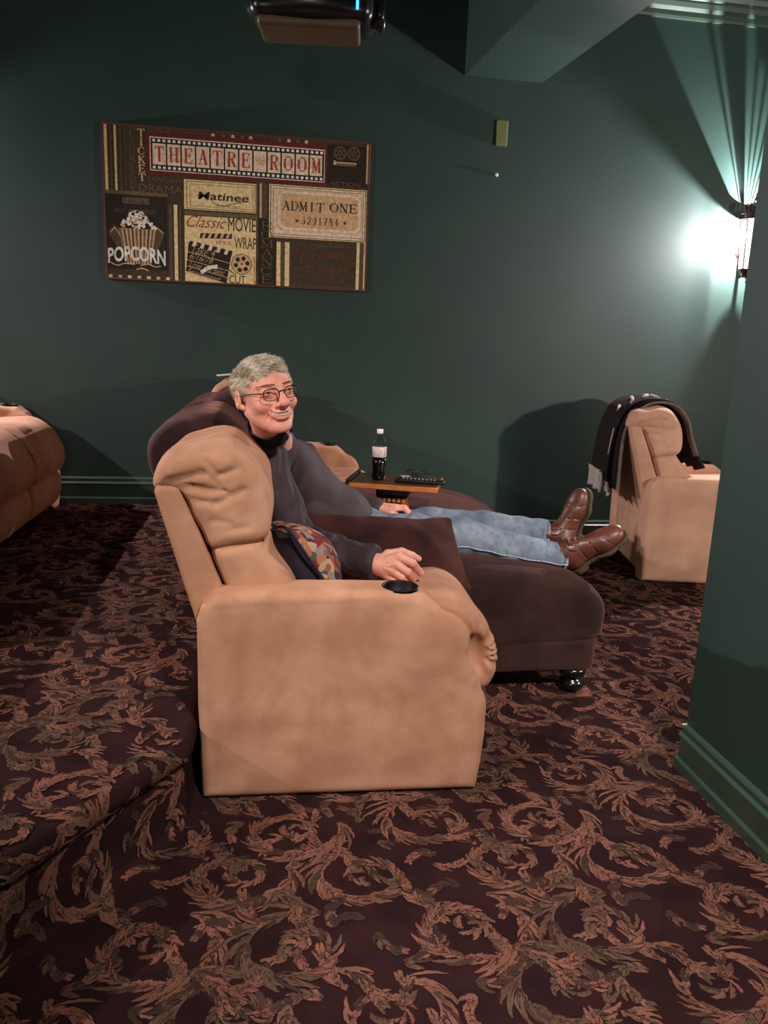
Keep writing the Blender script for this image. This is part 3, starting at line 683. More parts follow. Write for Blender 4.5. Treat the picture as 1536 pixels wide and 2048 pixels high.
def sconce(loc, label, k_=1.0, lz=.050):
    SCP = 250 * k_
    T = thing('wall_sconce', loc, label, 'wall lamp', group=None)
    b = MB(); b.lathe([(.001, -.012), (.03, -.012), (.034, -.004), (.034, 0), (.001, 0)], (0, .124, -.05), 24, T=Matrix.Rotation(PI / 2, 4, 'X'))
    b.tube([(0, .12, -.10), (0, .05, -.19), (0, .0, -.17)], .009); b.tube([(0, .12, -.0), (0, .11, -.14)], .012)
    b.build('wall_bracket', iron, T, smooth=True)
    # glass and cage
    zb, zt, rb, rt = -.155, .125, .060, .078
    A = hexp(rb, zb); B = hexp(rt, zt); b = MB(); b.add(A + B, [(k, (k + 1) % 6, 6 + (k + 1) % 6, 6 + k) for k in range(6)]); b.build('glass_shade', glow_l, T)
    b = MB()
    A2 = hexp(rb + .003, zb); B2 = hexp(rt + .003, zt)
    for k in range(6): b.tube([A2[k], B2[k]], .0035, 6)
    b.tube(A2, .004, 6, closed=True); b.tube(B2, .005, 6, closed=True); b.build('cage', iron, T, smooth=True)
    b = MB(); b.lathe([(.001, zb - .085), (.008, zb - .08), (.013, zb - .07), (.006, zb - .058), (.018, zb - .045), (.03, zb - .03), (.05, zb - .012), (.062, zb), (.001, zb + .001)], (0, 0, 0), 20)
    for k in range(6):
        a = 2 * PI * k / 6; b.tube([(.03 * math.cos(a), .03 * math.sin(a), zb - .03), (.055 * math.cos(a), .055 * math.sin(a), zb - .045), (.05 * math.cos(a), .05 * math.sin(a), zb - .015)], [.004, .005, .003], 6)
    b.build('lower_cup', iron, T, smooth=True)
    # pierced roof: bars from front to back, spaced to shape the wall rays
    b = MB(); zr = zt + .040
    bars = [(-.064, -.045), (-.0235, -.0222), (-.0188, -.0088), (-.0045, -.003), (.0005, .0022), (.0062, .008), (.012, .0135), (.020, .064)]
    b.lathe([(.066, zt + .006), (.100, zt + .004), (.103, zt + .001), (.100, zt - .002), (.062, zt + .002), (.062, zr), (.066, zr)], (0, 0, 0), 28)
    b.f = b.f[:-2]; b.m = b.m[:-2]
    b.lathe([(.001, .098), (.024, .098), (.024, .095), (.001, .095)], (0, 0, 0), 16)  # unseen baffle added to block the lamp's upward light
    for (x0, x1) in bars: b.box((x0, -.064, zr), (x1, .064, zr + .003))
    for k in range(8):
        a = PI * (k + .5) / 8 + PI; b.tube([(.072 * math.cos(a), .072 * math.sin(a), zr), (.08 * math.cos(a), .08 * math.sin(a), zr + .03), (.06 * math.cos(a), .06 * math.sin(a), zr + .05)], [.006, .009, .002], 6)
    b.build('pierced_roof', iron, T)
    b = MB(); b.tube([(.0, 0, zr), (0, 0, zr + .06)], .006, 8); b.lathe([(.001, 0), (.014, .006), (.02, .02), (.012, .034), (.006, .04), (.014, .05), (.006, .064), (.001, .08)], (0, 0, zr + .055), 14)
    b.build('finial', iron, T, smooth=True)
    b = MB(); b.lathe([(.001, -.05), (.012, -.045), (.016, -.02), (.013, .005), (.001, .02)], (0, 0, -.03), 12); b.build('bulb', bulb_m, T, smooth=True)
    lamp('sconce_lamp', 'POINT', (0, 0, lz), SCP, (1.0, .88, .93), .014, parent=T)
    lamp('sconce_uplight', 'SPOT', (0, 0, .100), SCP * 1.3, (.97, .97, 1.0), .0015, target=(0, 0, 1), spot=110, parent=T)
    T.scale = (1.15, 1, 1.15)
    return T
SCP = 240
sc1 = sconce((3.262, WY - .125, 2.14), 'brightly lit lantern sconce with iron cage on the green back wall', 1.2)
sc2 = sconce((-2.95, WY - .125, 2.14), 'lit lantern sconce on the back wall left of the picture, past the frame edge', 1.5, .082)

# ------------------------------------------------------------------ projector, plate, knob
T = thing('projector', (.26, 3.62, 2.615), 'black ceiling projector with brown underside and blue light', 'projector', rz=-.12)
T.location = (.165, 3.51, 2.575)
implicit('housing', lambda X, Y, Z: smin(ell(X, Y, Z, (0, .0, .09), (.27, .15, .085)) , box(X, Y, Z, (0, .0, .10), (.245, .13, .07), .045), .02), (-.3, -.25, -.02), (.3, .25, .2), .006, proj_m, T)
implicit('underside', lambda X, Y, Z: box(X, Y, Z, (-.01, .0, .025), (.205, .108, .022), .018), (-.25, -.2, -.02), (.25, .2, .06), .005, proj_u, T)
b = MB(); b.tube([(-.235, -.115, .165), (-.1, -.145, .145), (.1, -.148, .128), (.225, -.118, .122)], .006, 8); b.build('silver_trim', mat('silver_trim', (150, 140, 132), .3, metal=.8), T, smooth=True)
b = MB(); b.lathe([(.001, 0), (.055, 0), (.06, .03), (.05, .045), (.001, .045)], (.25, 0, .09), 24, T=Matrix.Rotation(PI / 2, 4, 'Y')); b.build('lens_barrel', mat('lens_barrel_grey', (60, 58, 56), .2, metal=.7), T, smooth=True)
b = MB(); b.box((.178, -.146, .062), (.188, -.12, .088)); b.build('status_light', mat('blue_status_light', (40, 120, 255), .4, emit=(40, 140, 255), estr=7), T)
b = MB(); b.lathe([(.001, 0), (.06, 0), (.06, .01), (.02, .014), (.02, CZ - 2.60 - .18 - .02), (.08, CZ - 2.60 - .18 - .012), (.08, CZ - 2.6 - .178), (.001, CZ - 2.6 - .178)], (0, 0, .17), 20); b.build('ceiling_mount', proj_m, T, smooth=True)
T = thing('wall_thermostat', (1.478, WY, 2.725), 'small olive rectangular cover plate high on the green wall', 'wall plate')
b = MB(); b.box((-.036, -.032, -.075), (.030, -.001, .075)); b.build('cover', plate_m, T, bevel=.004)
b = MB(); b.box((.030, -.03, -.073), (.037, -.001, .073)); b.build('side_rim', mat('plate_pale_side', (120, 134, 112), .4), T)
b = MB(); b.lathe([(.001, 0), (.010, .001), (.013, .006), (.010, .014), (.001, .016)], (0, 0, 0), 14, T=Matrix.Rotation(PI / 2, 4, 'X'))
o = b.build('wall_button', white_m, smooth=True, loc=(1.462, WY - .001, 2.475)); tag(o, 'tiny pale round button on the wall below the olive plate', 'button')
# ------------------------------------------------------------------ recliners
ARM = [(.012, .004), (.0, .3), (.0, .56), (.012, .605), (.045, .638), (.10, .650), (.30, .656), (.50, .656), (.60, .652), (.655, .640), (.70, .605), (.75, .54), (.80, .455), (.838, .375), (.862, .30), (.870, .2), (.862, .1), (.852, .004)]
HEADC = cr([(-.125, .925), (-.125, .975), (-.09, 1.03), (-.03, 1.05), (.04, 1.064), (.10, 1.052), (.15, 1.01), (.185, .96), (.205, .88), (.205, .81), (.175, .772), (.10, .755), (.03, .745), (-.01, .83), (-.05, .915)], 3)
LOWC = cr([(.03, .755), (.10, .775), (.165, .785), (.21, .73), (.27, .66), (.28, .60), (.18, .56), (.1, .56), (.07, .64)], 3)
SHELL = [(-.122, .925), (-.11, .945), (-.055, .94), (.06, .66), (.13, .45), (.13, .3), (.03, .3), (.0, .50)]
SEAT = cr([(.10, .565), (.30, .572), (.50, .578), (.66, .590), (.78, .590), (.86, .542), (.915, .465), (.943, .385), (.935, .31), (.90, .262), (.80, .26), (.70, .34), (.40, .40), (.10, .42)], 3)
PAD = cr([(.80, .27), (.88, .268), (.915, .22), (.915, .14), (.885, .07), (.83, .04), (.70, .05), (.64, .2), (.7, .27)], 3)
REC = {}
CRE = [(345, 952, 408, 934, .010, .016), (408, 934, 438, 955, .006, .014), (372, 982, 432, 990, .006, .016), (432, 990, 482, 962, .005, .016), (402, 903, 436, 938, .004, .016), (438, 938, 472, 922, .004, .014), (366, 905, 398, 893, .004, .014), (385, 880, 420, 886, .004, .012), (436, 952, 446, 1010, .0028, .008), (446, 1010, 482, 1092, .0028, .008), (425, 1022, 458, 1028, .004, .014), (452, 1040, 486, 1034, .004, .014), (470, 900, 508, 960, .003, .014), (455, 880, 500, 925, .003, .012)]
def recliner_meshes(ws, m, hr, tight):
    key = (ws, m.name)
    if key in REC: return REC[key]
    yb0, yb1 = (.004, ws - .004) if tight else (-.075, ws + .02)
    def head(X, Y, Z):
        d = ext(X, Y, Z, HEADC, yb0, yb1, .05, .075)
        d += .005 * noi(X, Y, Z, 26, 3) + .0022 * noi(X, Y, Z, 70, 4)
        for y0 in (yb0 - .01, yb1 + .01):     # pulled folds at the ends of the pillow
            s = 1 if y0 < 0 else -1
            d = ssub(d, cap(X, Y, Z, (-.14, y0 + s * .005, .925), (-.01, y0 + s * .02, .945), .016, .004), .018)
            d = ssub(d, cap(X, Y, Z, (-.02, y0 + s * .01, .937), (.08, y0 + s * .02, .93), .010, .003), .014)
            for (ax_, az_, bx2, bz2, r1, k1) in CRE:
                a_ = ((ax_ - 398) / 640, y0 + s * (.012 if ax_ > 340 else .02), 1.09 - (az_ - 865) / 640); b_ = ((bx2 - 398) / 640, y0 + s * .012, 1.09 - (bz2 - 865) / 640)
                d = ssub(d, cap(X, Y, Z, a_, b_, r1, r1 * .5), k1)
        d = ssub(d, abs(Y - (yb0 + yb1) / 2) - .001 + 0 * X, .008) if False else d
        return d
    def low(X, Y, Z):
        d = ext(X, Y, Z, LOWC, yb0 + .01, yb1 - .01, .04, .06); return d + .003 * noi(X, Y, Z, 30, 6)
    def seat(X, Y, Z):
        d = ext(X, Y, Z, SEAT, 0.0, ws, .05, .06)
        d += .0035 * noi(X, Y, Z, 24, 8)
        for y0 in (0, ws):                    # ruched corner of the seat roll
            an = np.arctan2(Z - .40, X - .86); rr_ = np.sqrt((Z - .40) ** 2 + (X - .86) ** 2)
            w = np.exp(-((Y - y0) / .06) ** 2) * np.exp(-((rr_ - .06) / .05) ** 2)
            d += w * .006 * np.sin(an * 15 + 3 * np.sin(an * 3))
            d = ssub(d, ell(X, Y, Z, (.855, y0, .40), (.035, .045, .06)), .03)
        return d
    def pad(X, Y, Z):
        d = ext(X, Y, Z, PAD, 0.01, ws - .01, .04, .05); return d + .003 * noi(X, Y, Z, 28, 9)
    ms = {}
    ms['headrest_cushion'] = implicit('headrest_cushion', head, (-.18, yb0 - .04, .70), (.25, yb1 + .04, 1.14), hr, m)
    ms['back_cushion'] = implicit('back_cushion', low, (.0, yb0 - .02, .52), (.32, yb1 + .02, .83), hr, m)
    ms['seat_cushion'] = implicit('seat_cushion', seat, (.05, -.04, .22), (.99, ws + .04, .66), hr, m)
    ms['footrest_pad'] = implicit('footrest_pad', pad, (.60, -.03, .0), (.96, ws + .03, .30), hr, m)
    ms['back_shell'] = implicit('back_shell', lambda X, Y, Z: ext(X, Y, Z, SHELL, yb0 + .012, yb1 - .012, .014) + .0012 * noi(X, Y, Z, 40, 2), (-.15, yb0 - .02, .26), (.17, yb1 + .02, .98), hr, m)
    def bb(X, Y, Z): return box(X, Y, Z, (.41, ws / 2, .23), (.385, ws / 2 - .003, .20), .02)
    ms['base'] = implicit('base', bb, (-.02, -.02, .0), (.84, ws + .02, .46), .012, m)
    REC[key] = ms; return ms
def arm_fn(X, Y, Z):
    d = ext(X, Y, Z, ARM, 0, .142, .030)
    d += .0016 * noi(X, Y, Z, 17, 12) + .0008 * noi(X, Y, Z, 60, 13)
    # seam under the arm top and soft dimples near the front slope
    d = ssub(d, cap(X, Y, Z, (.02, -.002, .60), (.60, -.002, .632), .003), .004)
    d = smin(d, ell(X, Y, Z, (.68, .01, .50), (.12, .02, .10)), .02)
    dc = np.maximum(np.sqrt((X - .59) ** 2 + (Y - .068) ** 2) - .052, abs(Z - .64) - .07)
    return smax(d, -dc, .004)
armmesh = {}
cup_m = mat('matte_black_cup', (6, 6, 6), .55, spec=.25)
def recliner(loc, ws, m, label, rz=0, near=True, far=False, hr=.009, group=None, zs=1):
    T = thing('theater_recliner', loc, label, 'recliner chair', rz, group)
    T.scale = (1, 1, zs)
    first = (ws, m.name) not in REC
    ms = recliner_meshes(ws, m, hr, not near)
    for k, o in ms.items():
        if first: o.parent = T
        else:
            c = o.copy(); COL.objects.link(c); c.parent = T
    for side, on in (('n', near), ('f', far)):
        if not on: continue
        if m.name not in armmesh:
            armmesh[m.name] = implicit('armrest', arm_fn, (-.03, -.03, -.02), (.91, .17, .70), .0065, m); a = armmesh[m.name]
        else: a = armmesh[m.name].copy(); COL.objects.link(a)
        a.parent = T; a.location = (0, -.142 if side == 'n' else ws + .001, 0)
        b = MB(); b.lathe([(.047, -.062), (.050, -.055), (.051, 0), (.055, .003), (.0562, .005), (.054, .0065), (.050, .006), (.0485, .002), (.045, -.05), (.001, -.052)], (0, 0, 0), 30)
        c = b.build('cup_holder', cup_m, a, smooth=True); c.location = (.59, .068, .6465)
    return T
recliner((-.197, 2.255, 0), .47, suede, 'tan suede recliner nearest the viewer, large smooth side panel with black cup holder', rz=-.02, hr=.008)
recliner((-.20, 4.36, 0), .70, suede, 'tan suede recliner between the brown chaise and the back wall, mostly hidden', near=False, far=True, hr=.013, zs=1.07)
for c_ in COL.objects:
    if c_.parent and c_.parent.name == 'theater_recliner.001' and c_.name.startswith('seat_cushion'): c_.scale = (1, 1, .88)
recliner((2.27, 4.38, 0), .60, suede2, 'pale tan recliner on the right with a dark throw over its back', rz=-.20, near=True, far=True, hr=.011)
recliner((-2.2, 4.43, PZ), .62, suede2, 'pale tan recliner of the left row nearest the back wall, cup holder arm', near=False, far=True, hr=.012)
recliner((-2.2, 3.79, PZ), .62, suede2, 'armless pale tan recliner at the left edge, second from the back wall', near=False)
recliner((-2.2, 3.15, PZ), .62, suede2, 'armless pale tan recliner past the left edge, third from the back wall', near=False)
recliner((-2.2, 2.51, PZ), .62, suede2, 'armless pale tan recliner past the left edge, unseen and added for the shadow of its row', near=False)  # unseen seat added to lengthen the row's shadow on the carpet

# ------------------------------------------------------------------ brown double chaise
CY0, CY1 = 2.745, 4.31
T = thing('double_chaise', (0, 0, 0), 'wide dark brown velvet chaise lounge the man lies on, black bun feet', 'chaise lounge')
CUSH = cr([(-.14, .40), (.0, .52), (.2, .575), (.5, .605), (.78, .595), (1.0, .565), (1.18, .515), (1.30, .44), (1.362, .35), (1.355, .27), (1.30, .228), (.6, .225), (-.12, .225)], 3)
def plan(X, Y, x0, x1, y0, y1, r):
    cx_, cy_ = (x0 + x1) / 2, (y0 + y1) / 2; qx = abs(X - cx_) - (x1 - x0) / 2 + r; qy = abs(Y - cy_) - (y1 - y0) / 2 + r
    return np.sqrt(np.maximum(qx, 0) ** 2 + np.maximum(qy, 0) ** 2) + np.minimum(np.maximum(qx, qy), 0) - r
def ext3(X, Y, Z, pts, y0, y1, r, ry):
    ny = X.shape[1]; d2 = np.empty_like(X)
    lo_ = poly2(X[:, 0, :], Z[:, 0, :], pts); hi_ = poly2(X[:, -1, :], Z[:, -1, :], pts); k = ((Z - Z[:, -1:, :]) / np.maximum(Z[:, :1, :] - Z[:, -1:, :], 1e-6)); d2 = lo_[:, None, :] * k + hi_[:, None, :] * (1 - k)
    yc = (y0 + y1) / 2; hy = (y1 - y0) / 2; a = (d2 + r) / r; b = (abs(Y - yc) - hy + ry) / ry
    return (np.sqrt(np.maximum(a, 0) ** 2 + np.maximum(b, 0) ** 2) + np.minimum(np.maximum(a, b), 0) - 1) * min(r, ry)
def chz(X, Y, Z):
    sk = 1 / (1 + np.exp((Y[:1, :, :1] - 3.46) / .035)); Z = Z + .048 * sk * np.exp(-((X - .65) / .55) ** 4)
    d = ext3(X, Y, Z, CUSH, CY0, CY1, .05, .11)
    d = smax(d, plan(X, Y, -.3, 1.365, CY0, CY1, .10), .02)
    d = ssub(d, cap(X, Y, Z, (-.1, 3.5, .63), (1.45, 3.5, .57), .02), .05)
    return d + .004 * noi(X, Y, Z, 13, 21) + .0015 * noi(X, Y, Z, 50, 22)
implicit('seat_cushion', chz, (-.2, CY0 - .04, .18), (1.42, CY1 + .04, .66), .012, browns, T)
def chb(X, Y, Z):
    d = smax(box(X, Y, Z, (.62, (CY0 + CY1) / 2, .162), (.71, (CY1 - CY0) / 2 - .012, .068), .02), plan(X, Y, -.3, 1.335, CY0, CY1, .10), .015)
    return d + .0015 * noi(X, Y, Z, 30, 23)
implicit('base', chb, (-.14, CY0 - .03, .06), (1.40, CY1 + .03, .26), .011, browns, T)
BK = cr([(-.43, .92), (-.425, .99), (-.37, 1.05), (-.29, 1.075), (-.21, 1.05), (-.17, .98), (-.10, .80), (.0, .6), (.02, .3), (-.2, .2), (-.25, .3), (-.30, .6), (-.36, .80), (-.41, .86)], 3)
implicit('backrest', lambda X, Y, Z: ext(X, Y, Z, BK, CY0 + .01, CY1, .05, .09) + .045 * np.exp(-((Y - 3.49) / .05) ** 2) + .004 * noi(X, Y, Z, 16, 31), (-.48, CY0 - .03, .15), (.08, CY1 + .04, 1.12), .012, browns, T)
BC = cr([(-.27, 1.05), (-.22, 1.11), (-.14, 1.125), (-.06, 1.08), (.01, .98), (.07, .85), (.12, .7), (.10, .58), (-.02, .56), (-.12, .7), (-.2, .9)], 3)
for (y0, y1, dz, sd) in ((CY0 + .01, 3.49, -.03, 1), (3.51, CY1 - .01, .0, 2)):
    P_ = [(a - (.07 if sd == 1 else 0), z + dz) for a, z in BC]
    implicit('back_cushion', lambda X, Y, Z: ext(X, Y, Z, P_, y0, y1, .06, .11) + .005 * noi(X, Y, Z, 15, 40 + sd) + .002 * noi(X, Y, Z, 45, 44), (-.36, y0 - .03, .5), (.18, y1 + .03, 1.2), .012, browns, T)
for (fx, fy) in ((1.24, CY0 + .062), (1.24, CY1 - .07), (.0, CY0 + .07), (.0, CY1 - .07)):
    b = MB(); b.lathe([(.001, .0), (.036, 0), (.050, .012), (.054, .028), (.046, .046), (.036, .052), (.036, .056), (.05, .064), (.056, .082), (.054, .102), (.001, .102)], (0, 0, 0), 28)
    b.build('bun_foot', black_wood, T, smooth=True, loc=(fx, fy, 0))

# ------------------------------------------------------------------ tray table and what lies on it
TZ = .745; TR = -.30
T = thing('wooden_tray_table', (.355, 3.39, TZ), 'small wooden tray table with black bracket standing on the brown chaise', 'tray table', rz=TR)
b = MB(); b.box((.004, .004, -.012), (.396, .306, 0)); b.build('tray_top', wood_d, T, bevel=.003)
b = MB(); b.box((0, -.006, -.022), (.40, .006, .002)); b.box((.39, .004, -.022), (.402, .31, -.001)); b.box((0, .30, -.022), (.40, .312, -.001)); b.build('edge_trim', wood, T, bevel=.004)
b = MB(); b.box((-.012, -.004, -.024), (.0, .31, .016)); b.build('raised_lip', black_p, T, bevel=.003)
b = MB(); b.box((.115, .05, -.075), (.265, .20, -.013)); b.build('black_bracket', black_p, T, bevel=.02)
b = MB()
for k in range(6): b.box((.128 + k * .022, .06, -.088), (.142 + k * .022, .19, -.07))
pts = [(.13, -.07), (.15, -.085), (.20, -.09), (.235, -.10), (.25, -.13), (.245, -.163)]
b.tube([(x, .10, z) for x, z in cr(pts, 4, False)], .011, 8); b.tube([(x, .16, z) for x, z in cr(pts, 4, False)], .011, 8); b.box((.20, .06, -.172), (.29, .2, -.158))
b.build('curved_slats', wood, T, smooth=False)
def ontray(x, y): c, s = math.cos(TR), math.sin(TR); return (.355 + x * c - y * s, 3.39 + x * s + y * c)
bx_, by_ = ontray(.115, .13)
T = thing('soda_bottle', (bx_, by_, TZ + .001), 'clear plastic soda bottle with dark cola and white cap on the wooden tray', 'bottle')
BP = [(.001, .004), (.018, .002), (.024, .0), (.030, .008), (.0315, .02), (.029, .035), (.0285, .05), (.0325, .075), (.033, .10), (.032, .102), (.032, .150), (.0325, .152), (.0325, .160), (.029, .175), (.022, .190), (.0145, .203), (.0125, .210), (.0125, .222)]
pet = mat('clear_plastic', (235, 240, 238), .05, trans=1.0, spec=.6); pet.node_tree.nodes['Principled BSDF'].inputs['IOR'].default_value = 1.25
b = MB(); b.lathe(BP + [(.0115, .222), (.0115, .21), (.0135, .203), (.021, .19), (.028, .175), (.0312, .16), (.0312, .11), (.001, .109)], (0, 0, 0), 32); b.build('bottle_body', pet, T, smooth=True)
cola = mat('cola', (14, 7, 6), .12, spec=.7)
b = MB(); b.lathe([(.001, .0045)] + [(r + .0006, z) for r, z in BP[2:9]] + [(.001, .104)], (0, 0, 0), 32); b.build('cola', cola, T, smooth=True)
lab = mat('bottle_label', (206, 190, 184), .4, (176, 156, 152), 90, 3, (.4, .6), stretch=(1, 1, .4))
b = MB(); b.lathe([(.0326, .106), (.0332, .107), (.0332, .153), (.0326, .154)], (0, 0, 0), 32)
b.build('label', lab, T, smooth=True)
b = MB(); b.lathe([(.001, .233), (.0135, .233), (.0148, .231), (.0148, .214), (.0135, .212), (.0128, .212)][::-1], (0, 0, 0), 26); b.build('cap', mat('cap_white', (232, 214, 206), .4), T, smooth=True)
x_, y_ = ontray(.20, .10)
T = thing('remote_control', (x_, y_, TZ + .001), 'long black remote control lying along the right edge of the tray', 'remote', rz=TR - .02)
b = MB(); b.box((0, -.022, 0), (.225, .022, .018)); b.build('remote_body', black_p, T, bevel=.006)
b = MB()
for i in range(9):
    for j in range(3): b.lathe([(.001, 0), (.004, 0), (.004, .0025), (.001, .003)], (.035 + i * .018, -.012 + j * .012, .0178), 8)
b.build('buttons', mat('remote_buttons', (120, 118, 116), .5), T)
x_, y_ = ontray(.215, .165)
T = thing('small_remote', (x_, y_, TZ + .001), 'short silver and black remote with a red button beside the bottle', 'remote', rz=TR + .5)
b = MB(); b.box((0, -.016, 0), (.11, .016, .014)); b.build('remote_body', black_p, T, bevel=.005)
b = MB(); b.box((.0, -.013, .0142), (.045, .013, .017)); b.build('silver_panel', mat('remote_silver', (200, 192, 190), .3, metal=.3), T, bevel=.002)
b = MB(); b.lathe([(.001, 0), (.005, 0), (.005, .004), (.001, .005)], (-.004 + .01, 0, .017), 10); b.build('red_button', mat('red_button', (220, 60, 70), .4), T)
x_, y_ = ontray(.29, .235)
T = thing('reading_glasses', (x_, y_, TZ + .002), 'dark folded eyeglasses lying behind the remote on the tray', 'glasses', rz=TR - .1)
b = MB()
for sx in (-.032, .032): b.tube([(sx + .026 * math.cos(t * PI / 8), -.002, .02 + .017 * math.sin(t * PI / 8)) for t in range(16)], .0016, 6, closed=True)
b.tube([(-.007, 0, .024), (0, 0, .027), (.007, 0, .024)], .0016, 6); b.build('rims', black_p, T, smooth=True)
b = MB(); b.tube([(-.058, 0, .026), (-.056, .012, .024), (.03, .02, .012), (.06, .022, .002)], .002, 6); b.tube([(.058, 0, .026), (.056, .014, .024), (-.03, .026, .012), (-.06, .028, .002)], .002, 6); b.build('temple_arm', black_p, T, smooth=True)

# pale sheet on top of the far recliner
b = MB(); b.box((-.09, -.06, 0), (.09, .06, .004)); o = b.build('folded_sheet', white_m, loc=(-.215, 4.72, 1.150)); o.rotation_euler = (0, -.12, .15); tag(o, 'thin pale sheet lying on the headrest behind the man', 'paper')

# ------------------------------------------------------------------ cushions
def pillow(name, loc, rot, w, hgt, th, m, label, seedn, parent=None, res=.006):
    T = thing(name, loc, label, 'pillow')
    T.rotation_euler = rot
    def f(X, Y, Z):
        u = abs(X) / (w / 2); v = abs(Y) / (hgt / 2)
        u = np.minimum(u, 1.2); v = np.minimum(v, 1.2)
        edge = np.maximum((1 - u ** 2.1), 0) * np.maximum((1 - v ** 2.1), 0)
        t = th / 2 * edge ** .82 + .006
        ex = abs(X) - w / 2 + .026 * (1 - np.minimum(v, 1) ** 2); ey = abs(Y) - hgt / 2 + .020 * (1 - np.minimum(u, 1) ** 4)
        d = abs(Z) - t
        rc = ((abs(X) / (w / 2)) ** 11 + (abs(Y) / (hgt / 2)) ** 11) ** (1 / 11.) - 1
        ex = np.maximum(ex, rc * hgt / 2)
        return smax(smax(d * .7, ex, .012), ey, .012) + .0055 * noi(X, Y, Z, 19, seedn) + .003 * noi(X, Y, Z, 45, seedn + 3) + .0015 * noi(X, Y, Z, 90, seedn + 1)
    return T, f
T, f = pillow('brown_pillow', (.435, 2.655, .622), (math.radians(66), math.radians(2), math.radians(4)), .565, .295, .19, brown_p, 'brown plush pillow standing on the near recliner seat behind the hand', 51)
implicit('pillow_cover', lambda X, Y, Z: f(X + .26 * Y, Y, Z), (-.34, -.17, -.15), (.34, .17, .15), .006, brown_p, T)

# floral pillow: navy back, tapestry face
nf = bpy.data.materials.new('tapestry_floral'); nf.use_nodes = True; nt = nf.node_tree; L = nt.links; bs = nt.nodes['Principled BSDF']; bs.inputs['Roughness'].default_value = .95; bs.inputs['Specular IOR Level'].default_value = .1
tc = nt.nodes.new('ShaderNodeTexCoord'); ns = nt.nodes.new('ShaderNodeTexNoise'); ns.inputs['Scale'].default_value = 22; ns.inputs['Detail'].default_value = 2
L.new(tc.outputs['Object'], ns.inputs['Vector']); mxv = nt.nodes.new('ShaderNodeMix'); mxv.data_type = 'RGBA'; mxv.inputs[0].default_value = .04
L.new(tc.outputs['Object'], mxv.inputs[6]); L.new(ns.outputs['Color'], mxv.inputs[7])
vo = nt.nodes.new('ShaderNodeTexVoronoi'); vo.inputs['Scale'].default_value = 42; L.new(mxv.outputs[2], vo.inputs['Vector'])
sepc = nt.nodes.new('ShaderNodeSeparateColor'); L.new(vo.outputs['Color'], sepc.inputs[0])
rp1 = nt.nodes.new('ShaderNodeValToRGB'); rp1.color_ramp.interpolation = 'CONSTANT'
cols = [(0, (58, 50, 66)), (.16, (186, 120, 84)), (.34, (120, 52, 50)), (.48, (196, 160, 132)), (.62, (84, 92, 88)), (.76, (164, 92, 70)), (.88, (150, 138, 130))]
els = rp1.color_ramp.elements
els[0].position, els[0].color = 0, lin(cols[0][1]); els[1].position, els[1].color = cols[1][0], lin(cols[1][1])
for p_, c_ in cols[2:]: e = els.new(p_); e.color = lin(c_)
L.new(sepc.outputs[0], rp1.inputs[0])
wv = nt.nodes.new('ShaderNodeMath'); wv.operation = 'MULTIPLY'; wv.inputs[1].default_value = 260; L.new(vo.outputs['Distance'], wv.inputs[0])
wv2 = nt.nodes.new('ShaderNodeMath'); wv2.operation = 'SINE'; L.new(wv.outputs[0], wv2.inputs[0])
mr = nt.nodes.new('ShaderNodeMapRange'); mr.inputs[1].default_value = .1; mr.inputs[2].default_value = .8; mr.inputs[4].default_value = .75; L.new(wv2.outputs[0], mr.inputs[0])
mx2 = nt.nodes.new('ShaderNodeMix'); mx2.data_type = 'RGBA'; L.new(mr.outputs[0], mx2.inputs[0]); L.new(rp1.outputs[0], mx2.inputs[6]); mx2.inputs[7].default_value = lin((64, 40, 48))
L.new(mx2.outputs[2], bs.inputs['Base Color'])
T, f = pillow('floral_pillow', (.11, 2.46, .640), (0, 0, 0), .38, .31, .22, navy, 'pillow with navy back and woven floral face leaning on the near recliner back', 61)
zax = Vector((.79, .26, .56)).normalized(); yax = Vector((-.66, -.06, .70)); yax = (yax - zax * yax.dot(zax)).normalized(); xax = yax.cross(zax)
T.rotation_euler = Matrix((xax, yax, zax)).transposed().to_euler()
implicit('navy_back', lambda X, Y, Z: np.maximum(f(X, Y, Z), Z - .0), (-.24, -.20, -.15), (.24, .20, .15), .005, navy, T)
implicit('floral_face', lambda X, Y, Z: np.maximum(f(X, Y, Z), -Z + .001), (-.24, -.20, -.15), (.24, .20, .15), .005, nf, T)
b = MB(); b.tube(cr([(-.188, -.158, 0), (0, -.15, 0), (.188, -.158, 0), (.182, 0, 0), (.188, .158, 0), (0, .15, 0), (-.188, .158, 0), (-.182, 0, 0)], 6), .005, 8, closed=True); b.build('piping', navy, T, smooth=True)

